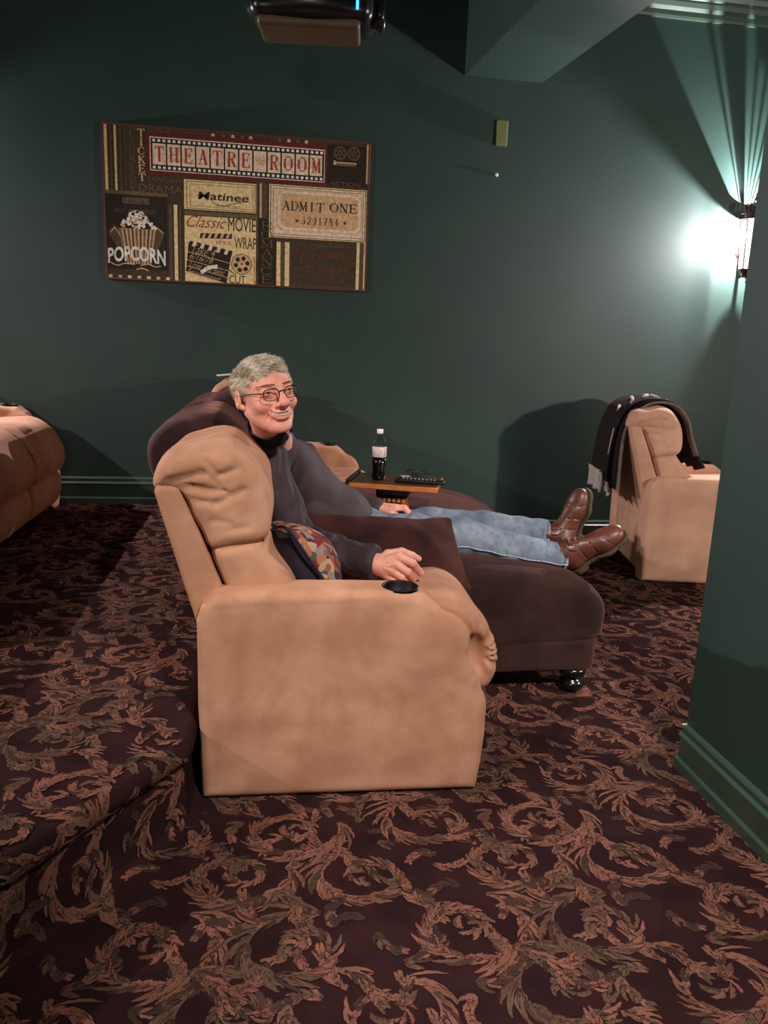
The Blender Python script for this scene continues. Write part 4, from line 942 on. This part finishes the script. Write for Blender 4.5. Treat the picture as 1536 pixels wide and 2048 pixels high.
# ------------------------------------------------------------------ throw over the right recliner
T = thing('throw_blanket', (2.30, 4.38, -.01), 'dark knitted throw with pale markings draped over the right recliner back', 'blanket', rz=-.20)
def drape(name, path_,  y0, y1, th, m, wave=.008, seedn=0, ny=26, parent=None, holes=None):
    path = [(x, z - .035 * min(1, max(0, (z - .6) / .4))) for x, z in path_]
    P_ = cr(path, 5, False); N = len(P_); rs = np.random.RandomState(seedn); V = []; F = []
    for s in (1, -1):
        for i, p in enumerate(P_):
            t = P_[min(i + 1, N - 1)] - P_[max(i - 1, 0)]; t = t / np.linalg.norm(t); n = np.array([-t[1], t[0]])
            fall = min(1, abs(i - N / 2) / (N / 2)) ** 1.5
            for j in range(ny):
                y = y0 + (y1 - y0) * j / (ny - 1)
                w = wave * (1 + 2.2 * fall) * math.sin(j * .9 + seedn + .8 * math.sin(i * .15)) + s * th / 2
                V.append((p[0] + n[0] * w, y, p[1] + n[1] * w))
    K = N * ny
    for i in range(N - 1):
        for j in range(ny - 1):
            a = i * ny + j; F.append((a, a + 1, a + ny + 1, a + ny)); F.append((K + a, K + a + ny, K + a + ny + 1, K + a + 1))
    for i in range(N - 1):
        for j in (0, ny - 1):
            a = i * ny + j; F.append((a, a + ny, K + a + ny, K + a))
    for j in range(ny - 1):
        for i in (0, N - 1):
            a = i * ny + j; F.append((a, a + 1, K + a + 1, K + a))
    return mkobj(name, V, F, m, parent)
base_path = [(-.215, .56), (-.215, .70), (-.205, .85), (-.185, .97), (-.14, 1.07), (-.05, 1.125), (.05, 1.135), (.14, 1.11), (.205, 1.03), (.24, .92), (.285, .80), (.34, .70)]
drape('throw_cloth', base_path, .06, .56, .016, throw_d, .006, 1, parent=T)
near_path = [(-.17, .54), (-.175, .70), (-.17, .86), (-.155, .965), (-.115, 1.05), (-.04, 1.112), (.05, 1.126), (.135, 1.10), (.20, 1.02), (.235, .91), (.28, .80)]
drape('pale_border', near_path, -.01, .05, .014, throw_g, .003, 2, 6, parent=T)
drape('dark_fold', [(x - .012, z + .008) for x, z in near_path], .03, .10, .02, throw_d, .004, 3, 8, parent=T)
for (x, z, dx, dz, y) in ((-.215, .60, .0, -.10, .16), (-.20, .555, .01, -.05, .05), ):
    drape('pale_hem', [(x - .012, z + .03), (x - .016, z), (x - .01 + dx, z + dz)], y, y + .36, .02, throw_l, .008, 4, 16, parent=T)
b = MB()
def mark(pts, w=.012):
    b = MB(); b.tube([(p[0], p[1], p[2] - .030) for p in pts], w, 8); b.build('pale_marking', throw_l, T, smooth=True)
mark([(-.02, .20, 1.142), (.0, .26, 1.146), (.03, .30, 1.147)], .012); mark([(.045, .10, 1.143), (.05, .18, 1.147), (.052, .30, 1.148)], .010)
mark([(-.10, .16, 1.106), (-.075, .24, 1.122), (-.06, .33, 1.130)], .012); mark([(.10, .12, 1.132), (.125, .2, 1.122), (.13, .3, 1.120)], .009); mark([(-.165, .20, 1.035), (-.14, .3, 1.075)], .011)
mark([(-.205, .11, .95), (-.216, .11, .86), (-.222, .12, .78)], .006)
# ------------------------------------------------------------------ the man
MAN = thing('person', (.36, 3.02, .56), 'smiling grey-haired person in glasses, charcoal shirt and jeans reclining on the brown chaise', 'person')
MINV = Matrix.Translation((-.36, -3.02, -.56))
def man(name, fn, lo, hi, h, m, parent=None):
    o = implicit(name, fn, lo, hi, h, m, parent or MAN, MINV); return o
# head frame: x = the man's right, y = where he looks, z = crown
HY = Vector((.46, -.885, -.03)).normalized(); HX = Vector((-.885, -.46, 0)); HX = (HX - HY * HX.dot(HY)).normalized(); HZ = HX.cross(HY)
HR = Matrix((HX, HY, HZ)).transposed(); HR = Matrix.Rotation(math.radians(-10), 3, 'Y') @ HR
HC = Vector((-.012, 2.60, 1.178)); HSX, HSY, HSZ = 1.17, 1.08, 1.04
HM = MINV @ (Matrix.Translation(HC) @ HR.to_4x4() @ Matrix.Diagonal((HSX, HSY, HSZ, 1)))
def tohead(p): q = HR.transposed() @ (Vector(p) - HC); return (q.x / HSX, q.y / HSY, q.z / HSZ)
NB = tohead((.025, 2.80, .985)); NB2 = tohead((.05, 2.86, .90))
def headf(X, Y, Z):
    A = abs(X)
    d = ell(X, Y, Z, (0, -.018, .028), (.072, .092, .076))
    d = smin(d, ell(X, Y, Z, (0, .026, -.005), (.063, .062, .090)), .03)
    d = smin(d, ell(X, Y, Z, (0, .028, -.066), (.050, .053, .042)), .03)
    d = smin(d, ell(X, Y, Z, (0, .074, -.101), (.020, .016, .016)), .022)
    d = smin(d, ell(A, Y, Z, (.041, .060, -.028), (.023, .024, .021)), .018)
    d = smin(d, cap(A, Y, Z, (.050, .0, -.046), (.018, .062, -.096), .018, .015), .028)
    d = smin(d, cap(A, Y, Z, (.010, .087, .031), (.044, .070, .033), .009, .008), .014)
    d = ssub(d, sph(A, Y, Z, (.033, .104, .012), .019), .016)
    d = smin(d, ell(A, Y, Z, (.033, .0785, .012), (.0165, .0148, .0125)), .006)
    d = ssub(d, ell(A, Y, Z, (.033, .0945, .0108), (.0125, .008, .0030)), .002)
    d = smin(d, cap(A, Y, Z, (.022, .085, .000), (.046, .074, -.001), .004, .003), .006)
    d = smin(d, cap(X, Y, Z, (0, .089, .024), (0, .112, -.018), .0080, .0120), .012)
    d = smin(d, sph(X, Y, Z, (0, .1145, -.023), .0128), .008)
    d = smin(d, ell(A, Y, Z, (.0150, .100, -.027), (.0085, .011, .0090)), .007)
    d = ssub(d, ell(A, Y, Z, (.0080, .109, -.0365), (.0035, .005, .003)), .003)
    d = smin(d, ell(X, Y, Z, (0, .080, -.050), (.030, .018, .022)), .018)
    d = ssub(d, chain(A, Y, Z, [(.019, .099, -.022), (.030, .088, -.034), (.037, .078, -.052), (.036, .072, -.068)], [.0028, .003, .003, .0015], .003), .007)
    d = ssub(d, chain(A, Y, Z, [(0, .103, -.0590), (.015, .100, -.0575), (.027, .090, -.0518), (.036, .080, -.0450)], [.0092, .0090, .0074, .0026], .004), .0025)
    d = smin(d, chain(A, Y, Z, [(0, .0970, -.0725), (.014, .0935, -.0703), (.027, .0875, -.0595), (.036, .081, -.0475)], [.0042, .004, .003, .0015], .003), .004)
    d = smin(d, chain(A, Y, Z, [(0, .1005, -.0505), (.014, .098, -.050), (.026, .090, -.0465)], [.003, .003, .0018], .003), .004)
    d = ssub(d, chain(A, Y, Z, [(.060, .050, .012), (.066, .040, .006)], [.001, .0005], .001), .004)
    e = ell(A, Y, Z, (.080, -.012, -.002), (.0085, .019, .032), (0.0, -.1, -.25))
    e = smin(e, ell(A, Y, Z, (.076, .0, -.028), (.006, .008, .010)), .006)
    e = ssub(e, ell(A, Y, Z, (.089, -.006, .002), (.007, .010, .019)), .004)
    d = smin(d, e, .006)
    d = smin(d, cap(X, Y, Z, (0, -.025, -.055), NB, .050, .055), .03)
    d = smin(d, cap(X, Y, Z, NB, NB2, .055, .07), .03)
    return d
def vf(fn, lo, hi, h, Mx):
    ax = [np.arange(lo[i], hi[i] + h, h, dtype=np.float32) for i in range(3)]
    X, Y, Z = np.meshgrid(*ax, indexing='ij'); V, Fc = surfnet(fn(X, Y, Z).astype(np.float32), lo, h)
    A = np.array(Mx)[:3, :3]; t = np.array(Mx)[:3, 3]
    return V @ A.T + t, Fc
HAND = dict(wr=(.345, 2.40, .655), w=(.356, 2.385, .652), i0=(.416, 2.365, .688), i1=(.462, 2.350, .669), i2=(.495, 2.376, .628),
            m0=(.406, 2.360, .664), m1=(.446, 2.345, .642), m2=(.471, 2.370, .610), r0=(.394, 2.360, .642), r1=(.428, 2.350, .622), r2=(.450, 2.370, .599),
            p0=(.383, 2.370, .621), p1=(.405, 2.360, .609), p2=(.427, 2.380, .594), t0=(.387, 2.400, .686), t1=(.433, 2.402, .694), t2=(.469, 2.405, .680), t3=(.494, 2.410, .667))
def rhand(X, Y, Z):
    H = HAND
    d = cap(X, Y, Z, (.285, 2.456, .656), H['wr'], .028, .030)
    d = smin(d, cap(X, Y, Z, H['wr'], H['w'], .030, .030), .02)
    for k, ra, rb in (('i0', .022, .0165), ('m0', .024, .0165), ('r0', .024, .016), ('p0', .022, .0145)):
        d = smin(d, cap(X, Y, Z, H['w'], H[k], ra, rb), .012)
    d = smin(d, cap(X, Y, Z, H['w'], H['t0'], .020, .0155), .012)
    for k, r in (('i', .0138), ('m', .0132), ('r', .0122), ('p', .0108)):
        f = chain(X, Y, Z, [H[k + '0'], H[k + '1'], H[k + '2']], [r + .0008, r, r - .0022], .003); d = smin(d, f, .0035)
    f = chain(X, Y, Z, [H['t0'], H['t1'], H['t2'], H['t3']], [.0145, .0135, .0125, .0098], .004); d = smin(d, f, .005)
    for k in ('i', 'm', 'r'):
        a = np.array(H['w']); b_ = np.array(H[k + '0']); p = a + (b_ - a) * .45; o = np.array((0, -.026, .004))
        d = smin(d, cap(X, Y, Z, tuple(p + o * .9), tuple(b_ + o * .55), .0022, .0028), .006)
    return d
def lhand(X, Y, Z):
    W_ = (.465, 3.19, .672); d = cap(X, Y, Z, (.36, 3.23, .675), W_, .032, .028)
    K = [(.535, 3.150, .678), (.542, 3.175, .680), (.541, 3.200, .676), (.533, 3.223, .668)]
    for i, k in enumerate(K):
        d = smin(d, cap(X, Y, Z, W_, k, .022, .0135), .01)
        t1 = (k[0] + .035, k[1] - .002, k[2] + .0); t2 = (k[0] + .055 - .004 * abs(i - 1), k[1] - .002, k[2] - .018)
        d = smin(d, chain(X, Y, Z, [k, t1, t2], [.0115, .0105, .0085], .003), .0035)
    d = smin(d, chain(X, Y, Z, [(.475, 3.165, .672), (.51, 3.135, .664), (.54, 3.13, .656)], [.016, .012, .009], .004), .006)
    return d
SHR, ELR, WRR = (-.018, 2.735, .938), (.105, 2.60, .680), (.345, 2.410, .650)
SHL, ELL_, WRL = (.125, 3.13, .885), (.28, 3.28, .70), (.455, 3.195, .672)
LEGR = [(.40, 2.96, .60), (.58, 2.93, .615), (.77, 2.95, .607), (.98, 2.955, .56), (1.215, 2.95, .520)]
LEGL = [(.42, 3.13, .565), (.56, 3.22, .578), (.70, 3.24, .592), (.95, 3.22, .59), (1.225, 3.20, .562)]
def under(X, Y, Z):
    d = chain(X, Y, Z, [(.36, 3.04, .62), (.24, 2.99, .68), (.13, 2.93, .80), (.05, 2.88, .89)], [.10, .105, .10, .07], .05)
    d = smin(d, chain(X, Y, Z, [(.06, 2.88, .90), SHR, ELR, WRR, (.356, 2.40, .652)], [.05, .035, .022, .020, .024], .02), .03)
    d = smin(d, chain(X, Y, Z, [(.06, 2.90, .90), SHL, ELL_, WRL], [.06, .045, .035, .025], .02), .03)
    for lg, f in ((LEGR, (1.235, 2.953, .518)), (LEGL, (1.25, 3.2, .56))): d = smin(d, chain(X, Y, Z, lg + [f], [.075, .065, .052, .042, .034, .03], .02), .03)
    return d
parts = [vf(headf, (-.11, -.135, -.29), (.11, .145, .135), .0022, HM), vf(rhand, (.24, 2.30, .56), (.53, 2.49, .72), .0022, MINV), vf(lhand, (.33, 3.11, .61), (.63, 3.28, .71), .003, MINV), vf(under, (-.12, 2.35, .45), (1.4, 3.36, 1.0), .012, MINV)]
V = []; F = []; n = 0
for v, f in parts: V.append(v); F.append(f + n); n += len(v)
V = np.concatenate(V); F = np.concatenate(F)
body = mkobj('body', V.tolist(), F.tolist(), skin, MAN)
# eyes, teeth, brows, hair live in the head frame
def hobj(name, fn, lo, hi, h, m, parent=None): return implicit(name, fn, lo, hi, h, m, parent or body, HM)
for s in (1, -1):
    b = MB(); c = Vector((s * .033, .0795, .012)); b.lathe([(.0117 * math.sin(PI * k / 14) + 1e-5, .0117 * -math.cos(PI * k / 14)) for k in range(15)], c, 20)
    e = b.build('eye', eye_m, body, smooth=True); e.matrix_local = HM
    g = Vector((-.05 if s > 0 else -.05, 1, .02)).normalized(); q = c + g * .0118; b = MB()
    Rm = g.to_track_quat('Z', 'Y').to_matrix().to_4x4()
    b.lathe([(.001, .0003), (.0042, -.0002), (.0046, -.0016), (.001, -.0016)], q, 18, T=Rm); i_ = b.build('iris', iris_m, e, smooth=True)
    b = MB()
    for k in range(26):
        t = k / 25; x = s * (.012 + .040 * t); y0 = .0985 - .030 * t * t + .001; z0 = .0385 + .0035 * math.sin(PI * min(1, t * 1.05)) - .005 * t
        b.tube([(x, y0 - .0008, z0 - .0035), (x + s * .003, y0 - .001, z0 - .0015), (x + s * .007, y0 - .004, z0 - .001)], [.0013, .0012, .0004], 5)
    e = b.build('eyebrow', brow_m, body, smooth=True); e.matrix_local = HM
b = MB()
for k in range(-5, 6):
    x = k * .0054; y = .0965 - 11.0 * x * x; z = -.0585 + 7.0 * x * x
    Tm = Matrix.Translation((x, y, z)) @ Matrix.Rotation(-22.0 * x, 4, 'Z')
    b.box((-.0024, -.003, -.0046), (.0024, .0016, .0046), T=Tm)
o = b.build('teeth', tooth_m, body, bevel=.0008); o.matrix_local = HM
hobj('lower_lip', lambda X, Y, Z: chain(abs(X), Y, Z, [(0, .0990, -.0712), (.014, .0955, -.0693), (.027, .0883, -.0587), (.036, .0816, -.0470)], [.0034, .0032, .0022, .0010], .003), (-.04, .07, -.08), (.04, .115, -.04), .0012, lip_m)
hobj('upper_lip', lambda X, Y, Z: chain(abs(X), Y, Z, [(0, .1018, -.0510), (.014, .0990, -.0505), (.026, .0908, -.0472), (.031, .0850, -.0470)], [.0018, .0019, .0012, .0007], .003), (-.04, .07, -.07), (.04, .115, -.035), .0012, lip_m)
def hairf(X, Y, Z):
    A = abs(X)
    d = ell(X, Y, Z, (0, -.020, .030), (.0795, .101, .086))
    d = smin(d, ell(X, Y, Z, (.01, .02, .086), (.052, .055, .028)), .03)
    st = np.sin(X * 260 + 5 * np.sin(Z * 60) + 8 * Y) * .0012 + .003 * noi(X, Y * .5, Z, 70, 71) + .0012 * noi(X, Y * .4, Z, 240, 72)
    d = d + st
    # face opening: hair stays behind a slanted hairline
    line = (Y * .80 - (Z - .050) * .62 - .046) + .006 * np.sin(X * 120 + 1) + .012 * np.exp(-((X + .02) / .02) ** 2) * .7
    d = smax(d, np.maximum(line, -(Z + .030) * .9 + 0 * X) if False else line, .006)
    side = -(Z - (-.008 + np.clip(-(Y + .02), 0, .1) * -.75)) # lower rim: ear level, falling to the nape
    d = smax(d, side, .006)
    d = ssub(d, ell(A, Y, Z, (.082, -.006, -.004), (.016, .020, .030)), .006)
    return d
hair = implicit('hair', hairf, (-.10, -.14, -.09), (.10, .10, .15), .0024, hair_m, body); hair.matrix_local = HM
# combed strands over the whole cap
rs = np.random.RandomState(12); BS = [MB(), MB(), MB()]
hv = np.empty(len(hair.data.vertices) * 3, np.float32); hair.data.vertices.foreach_get('co', hv); hv = hv.reshape(-1, 3)
hn = np.array([tuple(v.normal) for v in hair.data.vertices])
out_ = np.where(((hv - np.array([0, -.02, .02])) * hn).sum(1) > .03)[0]
for k in rs.choice(out_, 7000):
    p = hv[k] + rs.normal(0, .001, 3); n_ = hn[k]
    if p[2] > .066: w = np.array([-.95 if p[0] < .050 else .4, -.25 + 6 * max(0, p[1]) , 0])
    else: w = np.array([0, -.35, -1.0])
    w = w + rs.normal(0, .18, 3); w -= n_ * w.dot(n_); w /= np.linalg.norm(w) + 1e-9; L_ = rs.uniform(.014, .030) * (.6 if p[2] < .02 else 1); lift = rs.uniform(.0006, .0018) * (2.5 if rs.rand() < .04 else 1)
    q = [p - n_ * .0012, p + w * L_ * .5 + n_ * (lift + .0006), p + w * L_ + n_ * (lift * 1.3 - .0018)]
    dark = .25 + .5 * (p[2] > .07) * (p[0] > 0) + (p[2] < .0) * .2
    c = 2 if rs.rand() < dark * .6 else (0 if rs.rand() < .7 else 1)
    BS[c].tube(q, [.0004, .0005, .00015], 3)
for k in range(14):
    p = np.array([-.012 + rs.normal(0, .005), .012 + rs.normal(0, .005), .112]); w = np.array([rs.normal(0, .2), rs.normal(0, .25), 1.0])
    BS[0].tube([p - w * .006, p + w * .006, p + w * .016 + rs.normal(0, .001, 3)], [.0008, .0007, .0002], 3)
for nm, bb2, mm in (('hair_strands', BS[0], hair_l), ('hair_strands', BS[1], hair_m), ('darker_strands', BS[2], hair_d)):
    o = bb2.build(nm, mm, hair, smooth=True)
# glasses
gl = thing('glasses', (0, 0, 0), None, None); gl.parent = body; gl.matrix_local = HM
b = MB(); LR = []
for s in (1, -1):
    pts = []
    for k in range(24):
        a = 2 * PI * k / 24; ca, sa = math.cos(a), math.sin(a); x = .0225 * np.sign(ca) * abs(ca) ** .75; z = .0165 * np.sign(sa) * abs(sa) ** .7 - (.002 if sa < 0 else 0)
        pts.append((s * (.0310 + x), .1085 - .10 * (abs(.0310 + x) - .008) ** 1.0 * .42 - 2.2 * (abs(.0310 + x)) ** 2, z + .0075))
    LR.append(pts); b.tube(pts, [.0017 if p[2] > .0075 else .0011 for p in pts], 8, closed=True)
b.tube([(-.0085, .1085, .0125), (0, .1125, .0165), (.0085, .1085, .0125)], .0017, 8); b.build('rims', metal_f, gl, smooth=True)
lens = bpy.data.materials.new('lens_glass'); lens.use_nodes = True; nt = lens.node_tree; nt.nodes.clear(); out = nt.nodes.new('ShaderNodeOutputMaterial'); mx = nt.nodes.new('ShaderNodeMixShader'); tr = nt.nodes.new('ShaderNodeBsdfTransparent'); gs = nt.nodes.new('ShaderNodeBsdfGlossy')
tr.inputs[0].default_value = (.93, .93, .93, 1); gs.inputs['Roughness'].default_value = .03; mx.inputs[0].default_value = .05
nt.links.new(tr.outputs[0], mx.inputs[1]); nt.links.new(gs.outputs[0], mx.inputs[2]); nt.links.new(mx.outputs[0], out.inputs[0])
for s, pts in zip((1, -1), LR):
    b = MB(); b.add(pts, [tuple(range(24))]); b.build('lens', lens, gl)
    b = MB(); b.tube([(s * .0530, .0985, .0135), (s * .0640, .087, .014), (s * .0755, .04, .013), (s * .0815, .0, .011), (s * .082, -.02, .003)], [.0018, .0017, .0016, .0015, .0013], 8); b.build('temple_arm', metal_f, gl, smooth=True)

# shirt
def shirtf(X, Y, Z):
    d = chain(X, Y, Z, [(.345, 3.05, .60), (.255, 3.0, .655), (.155, 2.95, .76), (.075, 2.89, .87), (.03, 2.83, .958)], [.120, .135, .125, .108, .072], .05)
    d = smin(d, ell(X, Y, Z, (.285, 2.985, .675), (.135, .16, .125), (0, .7, 0)), .03)
    d = smin(d, chain(X, Y, Z, [(.04, 2.84, .945), SHR, (.045, 2.67, .80), ELR], [.075, .070, .066, .058], .03), .04)
    d = smin(d, chain(X, Y, Z, [ELR, (.22, 2.51, .662), WRR, (.362, 2.398, .650)], [.062, .060, .055, .051], .02), .03)
    d = smin(d, chain(X, Y, Z, [(.07, 2.92, .91), SHL, ELL_, WRL], [.08, .072, .058, .042], .03), .04)
    f = 1.2 * abs(np.sin((X * .8 - Z * .7 + .35 * Y) * 34 + 3 * np.sin(Y * 9 + X * 12))) - .8
    mask = np.exp(-((X - .13) / .12) ** 2) + .6 * np.exp(-(((X - .33) / .1) ** 2 + ((Z - .66) / .08) ** 2))
    d = d - .012 * f * mask * np.clip(noi(X, Y, Z, 12, 81) + .8, 0, 1) + .004 * noi(X, Y, Z, 22, 82) + .0015 * noi(X, Y, Z, 75, 83)
    arm = np.exp(-(((X - .12) / .09) ** 2 + ((Y - 2.60) / .08) ** 2 + ((Z - .69) / .07) ** 2))
    d = d + .005 * np.sin((X - Z) * 150 + 3 * Y) * arm
    sl = np.exp(-((Y - 2.50) / .10) ** 2) * (X > .12)
    d = d + .0025 * np.sin(X * 130 + 8 * np.sin(Z * 30)) * sl
    # neck opening and cuff mouth
    hx, hy, hz = HC.x, HC.y, HC.z
    d = ssub(d, cap(X, Y, Z, (-.01, 2.64, 1.13), (.03, 2.79, 1.01), .056, .050), .008)
    d = smax(d, (X - .352) * .85 - (Y - 2.40) * .45, .004)
    return d
sh = man('shirt', shirtf, (-.13, 2.32, .46), (.56, 3.40, 1.06), .0058, shirt)
def collarf(X, Y, Z):
    a = (-.016, 2.67, 1.10); b_ = (.032, 2.79, 1.0)
    o = cap(X, Y, Z, a, b_, .068, .094); i_ = cap(X, Y, Z, (-.026, 2.65, 1.12), b_, .060, .082)
    d = smax(o, -i_, .003)
    ax = np.array(b_) - np.array(a); L_ = np.linalg.norm(ax); ax = ax / L_
    t = (X - a[0]) * ax[0] + (Y - a[1]) * ax[1] + (Z - a[2]) * ax[2]
    d = smax(d, .035 - t, .004); d = smax(d, t - .085, .004)
    # open in front of the throat
    d = ssub(d, cap(X, Y, Z, (.068, 2.66, 1.08), (.095, 2.71, .99), .020, .006), .006)
    return d
man('collar', collarf, (-.12, 2.60, .86), (.16, 2.94, 1.16), .0035, mat('dark_collar', (34, 30, 33), .8, spec=.2), sh)
def teef(X, Y, Z):
    d = smax(cap(X, Y, Z, (-.012, 2.665, 1.10), (.025, 2.79, 1.005), .0575, .062), -cap(X, Y, Z, (-.018, 2.64, 1.12), (.025, 2.79, 1.005), .054, .058), .002)
    return smax(d, -(( X + .0) * .2 + (Y - 2.70) * .77 - (Z - 1.062) * .6), .003)
man('undershirt', teef, (-.1, 2.6, .9), (.13, 2.9, 1.15), .0035, mat('grey_undershirt', (150, 144, 146), .9), sh)
# jeans
def leg(X, Y, Z, pts, rr_):
    return chain(X, Y, Z, pts, rr_, .025)
def jeansf(X, Y, Z):
    d = leg(X, Y, Z, LEGR, [.100, .086, .074, .064, .059]); d2 = leg(X, Y, Z, LEGL, [.09, .078, .072, .064, .058])
    d = smin(d, d2, .02); d = smin(d, ell(X, Y, Z, (.37, 3.05, .60), (.13, .16, .11)), .04)
    d = d + .004 * noi(X, Y, Z, 20, 91) + .002 * noi(X, Y, Z, 60, 92)
    f = np.sin(X * 75 + 20 * Z + 4 * np.sin(Y * 25)); d = d + .0025 * f * np.clip(noi(X, Y, Z, 9, 93) + .35, 0, 1)
    d = smax(d, X - 1.222 - .12 * (Z - .52), .004)
    d = ssub(d, cap(X, Y, Z, (1.18, 2.95, .528), (1.26, 2.95, .51), .050), .003); d = ssub(d, cap(X, Y, Z, (1.18, 3.2, .566), (1.26, 3.2, .556), .049), .003)
    return d
jn = man('jeans', jeansf, (.22, 2.82, .46), (1.26, 3.36, .76), .0062, denim)
for lg, yo, rr_ in ((LEGR, 2.95, .0595), (LEGL, 3.20, .0585)):
    c = Vector(lg[-1]) - Vector((.36, 3.02, .56)); b = MB()
    for dx in (-.004, -.026):
        b.tube([(c.x + dx + .12 * rr_ * math.sin(a_), c.y + rr_ * math.cos(a_), c.z - dx * .15 + rr_ * math.sin(a_)) for a_ in [2 * PI * k / 26 for k in range(26)]], .0028 if dx > -.01 else .0015, 6, closed=True)
    b.build('hem', denim_l, jn, smooth=True)
    P_ = cr([tuple(Vector(p) - Vector((.36, 3.02, .56))) for p in lg], 10, False); b = MB(); R_ = [.086, .074, .064, .059]
    pts = []
    for i, p in enumerate(P_):
        t = i / (len(P_) - 1); r = .104 + (.0625 - .104) * t ** .75; an = -.30
        pts.append((p[0], p[1] - r * math.cos(an) - .0, p[2] + r * math.sin(an) + .002 * math.sin(i * 1.3)))
    b.tube(pts, .0032, 6); b.build('side_seam', denim_l, jn, smooth=True)
# boots
def boot(H_, ax, ns, ank, name='boot'):
    ax = Vector(ax).normalized(); up = -Vector(ns); up = (up - ax * up.dot(ax)).normalized(); lat = up.cross(ax)
    Rm = Matrix((ax, lat * 1.14, up * 1.2)).transposed(); Rn = Matrix((ax, lat, up)).transposed(); Mx = MINV @ (Matrix.Translation(Vector(H_)) @ Rm.to_4x4())
    al = Rn.transposed() @ (Vector(ank) - Vector(H_)); dirn = (al - Vector((.045, 0, .065))).normalized(); top = Vector((.045, 0, .065)) + dirn * .12
    def f(X, Y, Z):
        d = ell(X, Y, Z, (.035, 0, .045), (.042, .035, .048))
        d = smin(d, cap(X, Y, Z, (.05, 0, .040), (.17, .003, .030), .036, .034), .02)
        d = smin(d, ell(X, Y, Z, (.19, .003, .030), (.060, .046, .034)), .02)
        d = smin(d, ell(X, Y, Z, (.238, .002, .027), (.040, .036, .026)), .02)
        d = smin(d, cap(X, Y, Z, (.055, 0, .085), (.175, 0, .045), .036, .024), .025)
        d = smin(d, cap(X, Y, Z, (.045, 0, .062), tuple(top), .041, .047), .03)
        d = smax(d, -Z + .001, .006)
        d = d + .0015 * noi(X, Y, Z, 45, 95)
        for t in (.085, .135): d = ssub(d, abs(X - t - .35 * abs(Y)) + np.where(Z > .03, 0, 1) * .02 - .0004, .004)
        d = ssub(d, abs(np.sqrt((X - .245) ** 2 + Y ** 2) - .052) - .0003 + np.where(Z > .02, 0, .02), .003)
        return d
    o = implicit(name, f, (-.03, -.075, -.01), (.30, .075, .24), .0042, leather, MAN, Mx)
    def s_(X, Y, Z):
        a = np.sqrt((X - .03) ** 2 + Y ** 2) - .037; c = np.sqrt((X - .185) ** 2 + (Y - .003) ** 2) - .051; e = np.sqrt((X - .243) ** 2 + (Y - .002) ** 2) - .038
        w = box(X, Y, 0 * Z, (.11, 0, 0), (.08, .032, 1), .01)
        fp = smin(smin(a, c, .03), smin(e, w, .02), .03); th = np.where(X < .075, .013, .0075)
        return np.maximum(fp, abs(Z + (th - .0075) * .8) - th)
    implicit('sole', s_, (-.02, -.06, -.03), (.30, .065, .012), .0035, sole_m, o, Mx)
    b = MB()
    for k in range(5):
        x = .075 + k * .021; z = .118 - k * .0145; y = .019
        b.tube([(x, -y, z - .006), (x + .005, 0, z + .0035), (x + .012, y, z - .008)], .0028, 6); b.tube([(x, y, z - .006), (x + .005, 0, z + .0035), (x + .012, -y, z - .008)], .0028, 6)
    b.tube([(.07, 0, .122), (.062, -.02, .128), (.072, -.034, .112), (.09, -.038, .095)], .0019, 6); b.tube([(.07, 0, .122), (.06, .02, .126), (.072, .034, .108)], .0019, 6)
    lc = b.build('laces', lace_m, o, smooth=True); lc.matrix_local = Mx
    return o
boot((1.262, 2.985, .462), (.18, -.085, .165), (.62, .38, -.70), (1.215, 2.95, .520))
boot((1.352, 3.215, .492), (.045, -.02, .25), (1.0, .42, -.10), (1.235, 3.20, .560))
